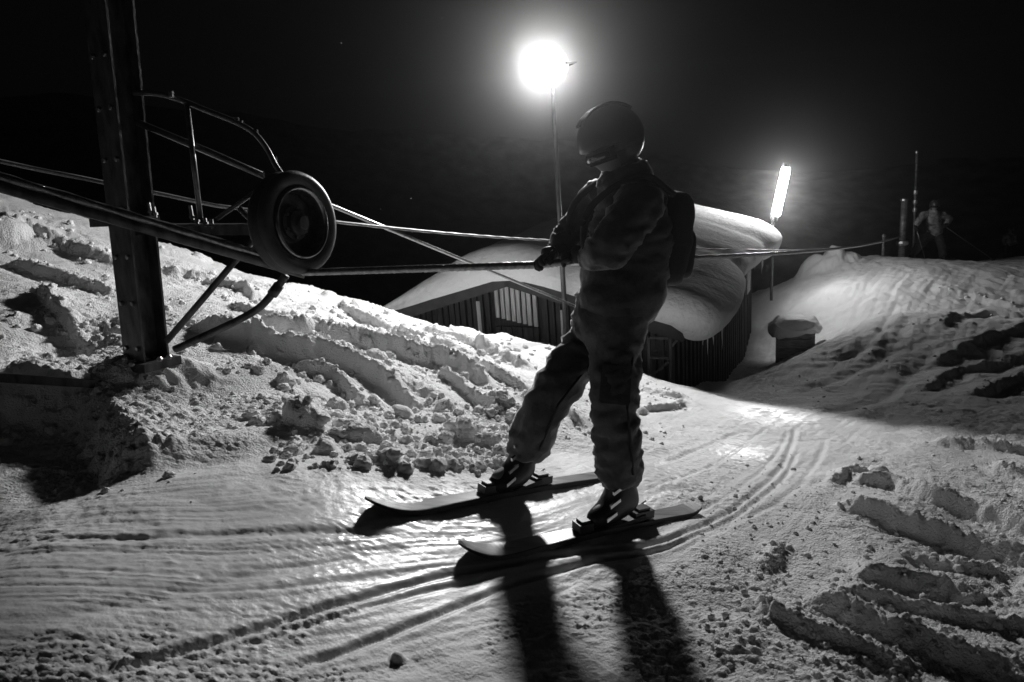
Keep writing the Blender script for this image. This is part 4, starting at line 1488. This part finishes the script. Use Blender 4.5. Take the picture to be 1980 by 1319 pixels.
# --- near skier
def near_skier():
    # skis first: ground contact from the terrain itself
    def gp(u, v, lift=.012):
        h = ground_hit(u, v)
        return Vector((h[0], h[1], gz_at(h[0], h[1]) + lift))
    tip_n, tail_n = gp(885, 1078), gp(1345, 985)
    tip_f, tail_f = gp(702, 992), gp(1185, 915)
    # a straight ski over uneven snow: raise until it clears
    def clear(a, b):
        ts = np.linspace(.06, .8, 20)
        xs = a.x + (b.x - a.x) * ts; ys = a.y + (b.y - a.y) * ts
        k, c = np.polyfit(ts, terrain(xs, ys), 1)
        return Vector((a.x, a.y, c - .008)), Vector((b.x, b.y, k + c - .008))
    tail_n, tip_n = clear(tail_n, tip_n)
    tail_f, tip_f = clear(tail_f, tip_f)
    rn, fn, sn, un = make_ski(tip_n, tail_n, .105, "nearer dark ski of the near skier, closest to the camera", .08)
    rf, ff, sf, uf = make_ski(tip_f, tail_f, .105, "far ski of the near skier, pale top, its tip on the bright snow", .08)
    def on(tail, tip, u):
        best = min((k / 200 for k in range(201)), key=lambda q: abs(proj(tail.lerp(tip, q))[0] - u))
        return tail.lerp(tip, best)
    def proj(p):
        c = RM.transposed() @ (p - Vector((0, 0, CAMZ)))
        return CX + FPX * c.x / -c.z, CY - FPX * c.y / -c.z
    an_n = on(tail_n, tip_n, 1205) + Vector((0, 0, .135))
    an_f = on(tail_f, tip_f, 1010) + Vector((0, 0, .135))
    binding(rn, on(tail_n, tip_n, 1190) + un * .02, fn, sn, un)
    binding(rf, on(tail_f, tip_f, 1000) + uf * .02, ff, sf, uf)
    yn, yf = an_n.y, an_f.y
    pel = P(1188, 608, (yn + yf) / 2 + .02)
    J = {
        'pelvis': pel, 'waist': P(1216, 515, 2.93), 'chest': P(1226, 416, 2.92), 'neck': P(1206, 338, 2.92), 'head': P(1186, 298, 2.91),
        'hipL': P(1196, 640, 2.82), 'hipR': P(1160, 640, 3.05),
        'kneeL': P(1186, 775, yn + .0), 'kneeR': P(1058, 770, yf - .05),
        'ankleL': an_n, 'ankleR': an_f,
        'toeL': an_n + fn * .16 - Vector((0, 0, .06)), 'toeR': an_f + ff * .16 - Vector((0, 0, .06)),
        'shL': P(1242, 386, 2.73), 'shR': P(1170, 370, 3.09),
        'elbL': P(1172, 492, 2.64), 'elbR': P(1106, 455, 3.12),
    }
    rope_d = (HAND_A - HAND_B).normalized()
    J['wriL'] = HAND_A + Vector((.085, -.035, .03)); J['handL'] = HAND_A + Vector((.02, -.012, .012))
    J['wriR'] = HAND_B + Vector((.075, .04, .045)); J['handR'] = HAND_B + Vector((.02, .012, .014))
    root = make_person(J, 1.0, Vector((-1, -.22, -.18)), Vector((-.28, 0, 1)), "skier in dark jacket and baggy trousers gliding past close by, holding the tow rope", "person", M_jacket, M_pants, fold=1.1)
    for q, hp in (('L', HAND_A), ('R', HAND_B)):
        wr = J['wri' + q]
        pd = (hp - wr)
        glove(root, wr, pd + Vector((0, 0, .03)), Vector((0, 0, -1)) + (Vector((0, .5, 0)) if q == 'L' else Vector((0, -.5, 0))), 1 if q == 'L' else -1, 1.12, M_glove)
    # backpack
    ch, wa = J['chest'], J['waist']
    up = (ch - wa).normalized()
    back = Vector((1, .12, 0)); back = (back - up * up.dot(back)).normalized()
    sd = up.cross(back)
    c = wa.lerp(ch, .58) + back * .170
    bp = empty("backpack", c - up * .24, "black backpack on the near skier's back", "backpack")
    bm = bmesh.new()
    def sq(q):
        return Vector([math.copysign(abs(k) ** .55, k) for k in q])
    ellipsoid(bm, c, back, sd, up, .068, .13, .20, 5, sq)
    for v in bm.verts:
        v.co += Vector((1, 0, 0)) * .010 * mnoise.noise(v.co * 14)
    bm_obj("bag", bm, M_pack, bp, True)
    bm = bmesh.new()
    ellipsoid(bm, c + back * .055 - up * .06, back, sd, up, .04, .10, .11, 4, sq)
    bm_obj("pocket", bm, M_pack, bp, True)
    for sgn in (-1, 1):
        bm = bmesh.new()
        add_tube(bm, curve_pts([c + up * .19 + sd * .09 * sgn - back * .04, c + up * .26 + sd * .115 * sgn - back * .20, c + up * .12 + sd * .13 * sgn - back * .40, c - up * .08 + sd * .15 * sgn - back * .38, c - up * .16 + sd * .14 * sgn - back * .1], 6), .014, 8)
        bm_obj("strap", bm, M_pack, bp, True)
near_skier()

# --- far skier crouching on the lip of the mound
def far_skier():
    Y = 17.4
    def g(u, v, Y_):
        p = P(u, v, Y_)
        return Vector((p.x, p.y, gz_at(p.x, p.y)))
    fl, fr = g(1762, 500, Y), g(1822, 505, Y - .2)
    base = (fl + fr) / 2
    sx = Vector((1, 0, 0))
    J = {'ankleL': fr + Vector((0, 0, .13)), 'ankleR': fl + Vector((0, 0, .13))}
    ski_d = Vector((-.86, -.5, 0)).normalized()
    for q in 'LR':
        J['toe' + q] = J['ankle' + q] + ski_d * .15 - Vector((0, 0, .06))
    b = lambda u, v, dy=0: P(u, v, Y + dy)
    J.update(pelvis=b(1810, 452, .1), waist=b(1808, 440), chest=b(1803, 419, -.2), neck=b(1805, 408, -.3), head=b(1807, 400, -.36),
             hipL=b(1814, 456, 0), hipR=b(1796, 456, .05), kneeL=b(1822, 478, -.25), kneeR=b(1778, 474, -.15),
             shL=b(1822, 414, -.2), shR=b(1787, 413, -.2), elbL=b(1838, 424, -.1), elbR=b(1776, 427, -.3), wriL=b(1829, 434, -.35), wriR=b(1771, 438, -.35))
    J['handL'] = J['wriL'] + Vector((-.07, -.03, -.02)); J['handR'] = J['wriR'] + Vector((-.02, -.05, -.05))
    root = make_person(J, .96, Vector((-.5, -.85, -.1)), Vector((0, -.1, 1)), "skier in a pale patterned jacket crouching at the top of the mound", "person", M_fjacket, M_fpants, fold=1.0)
    for q, sgn in (('L', 1), ('R', -1)):
        glove(root, J['wri' + q], J['hand' + q] - J['wri' + q], Vector((0, 0, -1)) if q == 'R' else Vector((0, -.7, -.7)), sgn, 1.05, M_glove)
    for an, lab in ((J['ankleL'], "nearer ski under the crouching far skier, right of its pair"), (J['ankleR'], "left ski under the crouching far skier, beside the marker pole")):
        c = an - Vector((0, 0, .125))
        r, f, s_, u = make_ski(c + ski_d * .78, c - ski_d * .66, .1, lab, .06)
        binding(r, c + Vector((0, 0, .02)), f, s_, u)
    # ski poles trailing behind, one in each glove
    for q, lab, end in (('L', "ski pole trailing right behind the crouching far skier", g(1925, 492, Y + .1)), ('R', "ski pole held low in front of the crouching far skier", g(1792, 492, Y - .3))):
        h = J['hand' + q]
        rt = empty("ski_pole", end, lab, "ski pole", "ski poles of the far skier")
        bm = bmesh.new()
        add_tube(bm, [h, end], [.010, .007], 8)
        bm_obj("shaft", bm, M_galv, rt, True)
        d = (end - h).normalized()
        bm = bmesh.new()
        add_tube(bm, [h - d * .07, h + d * .06], .016, 8)
        bm_obj("grip", bm, M_glove, rt, True)
        bm = bmesh.new()
        add_lathe(bm, end - d * .07, d, [(0, 0), (.05, 0), (.05, .008), (0, .012)], 12)
        bm_obj("basket", bm, M_glove, rt)
far_skier()

def distant_person():
    Y = 30.0
    b = lambda u, v, dy=0: P(u, v, Y + dy)
    top = b(1953, 440)
    x, y = top.x, top.y
    h0 = top.z - 1.70
    q = lambda dx, dy, z: Vector((x + dx, y + dy, h0 + z))
    J = dict(pelvis=q(0, 0, .92), waist=q(0, 0, 1.08), chest=q(0, -.03, 1.3), neck=q(0, -.03, 1.46), head=q(0, -.05, 1.56), hipL=q(.1, 0, .86), hipR=q(-.1, 0, .86), kneeL=q(.12, -.05, .48), kneeR=q(-.12, -.05, .48), ankleL=q(.12, 0, .1), ankleR=q(-.12, 0, .1), toeL=q(.12, -.15, .04), toeR=q(-.12, -.15, .04),
             shL=q(.19, -.02, 1.38), shR=q(-.19, -.02, 1.38), elbL=q(.25, -.05, 1.1), elbR=q(-.25, -.05, 1.1), wriL=q(.22, -.22, .95), wriR=q(-.22, -.22, .95), handL=q(.21, -.28, .92), handR=q(-.21, -.28, .92))
    root = make_person(J, 1.0, Vector((-.3, -1, 0)), Vector((0, 0, 1)), "tiny distant person in a pale jacket standing beyond the lip at far right", "person", M_fjacket, M_fpants, visor=True)
    for s_, sg in (('L', 1), ('R', -1)):
        glove(root, J['wri' + s_], J['hand' + s_] - J['wri' + s_], Vector((0, 0, -1)), sg, 1.05, M_glove)
distant_person()

# ------------------------------------------------------------------ drifting snow crystals
def make_flakes():
    V, F = [], []
    base = np.array([(1, 0, 0), (-1, 0, 0), (0, 1, 0), (0, -1, 0), (0, 0, 1), (0, 0, -1)], float)
    fc = [(0, 2, 4), (2, 1, 4), (1, 3, 4), (3, 0, 4), (2, 0, 5), (1, 2, 5), (3, 1, 5), (0, 3, 5)]
    for k in range(300):
        p = P(random.uniform(650, 2080), random.uniform(-60, 640), random.uniform(5.5, 16.0))
        o = len(V)
        r = random.uniform(.0012, .0034)
        V += [tuple(np.array(p) + b * r) for b in base]
        F += [tuple(o + i for i in f) for f in fc]
    m = bpy.data.meshes.new("snowflakes")
    m.from_pydata(V, [], F)
    o = link_mesh("snowflakes", m, M_snow)
    tag(o, "fine snow crystals drifting in the lamplight", "snowflakes", kind="stuff")
make_flakes()

# ------------------------------------------------------------------ thin frosty air, added to give the lamps the glow of lens bloom
def make_haze():
    bm = bmesh.new()
    add_box(bm, (0, 55, -5), (1, 0, 0), (0, 1, 0), (0, 0, 1), 330, 270, 60)
    o = bm_obj("haze", bm, None)
    m = bpy.data.materials.new("glow_haze")
    m.use_nodes = True
    nt = m.node_tree
    nt.nodes.clear()
    out = nt.nodes.new("ShaderNodeOutputMaterial")
    pv = nt.nodes.new("ShaderNodeVolumePrincipled")
    pv.inputs['Color'].default_value = (.95, .95, .95, 1)
    pv.inputs['Density'].default_value = HAZE_DENSITY
    pv.inputs['Anisotropy'].default_value = .94
    nt.links.new(pv.outputs[0], out.inputs['Volume'])
    o.data.materials.append(m)
    tag(o, "thin frosty night air added to give the lamps a bloom-like glow", "haze", kind="stuff")
make_haze()
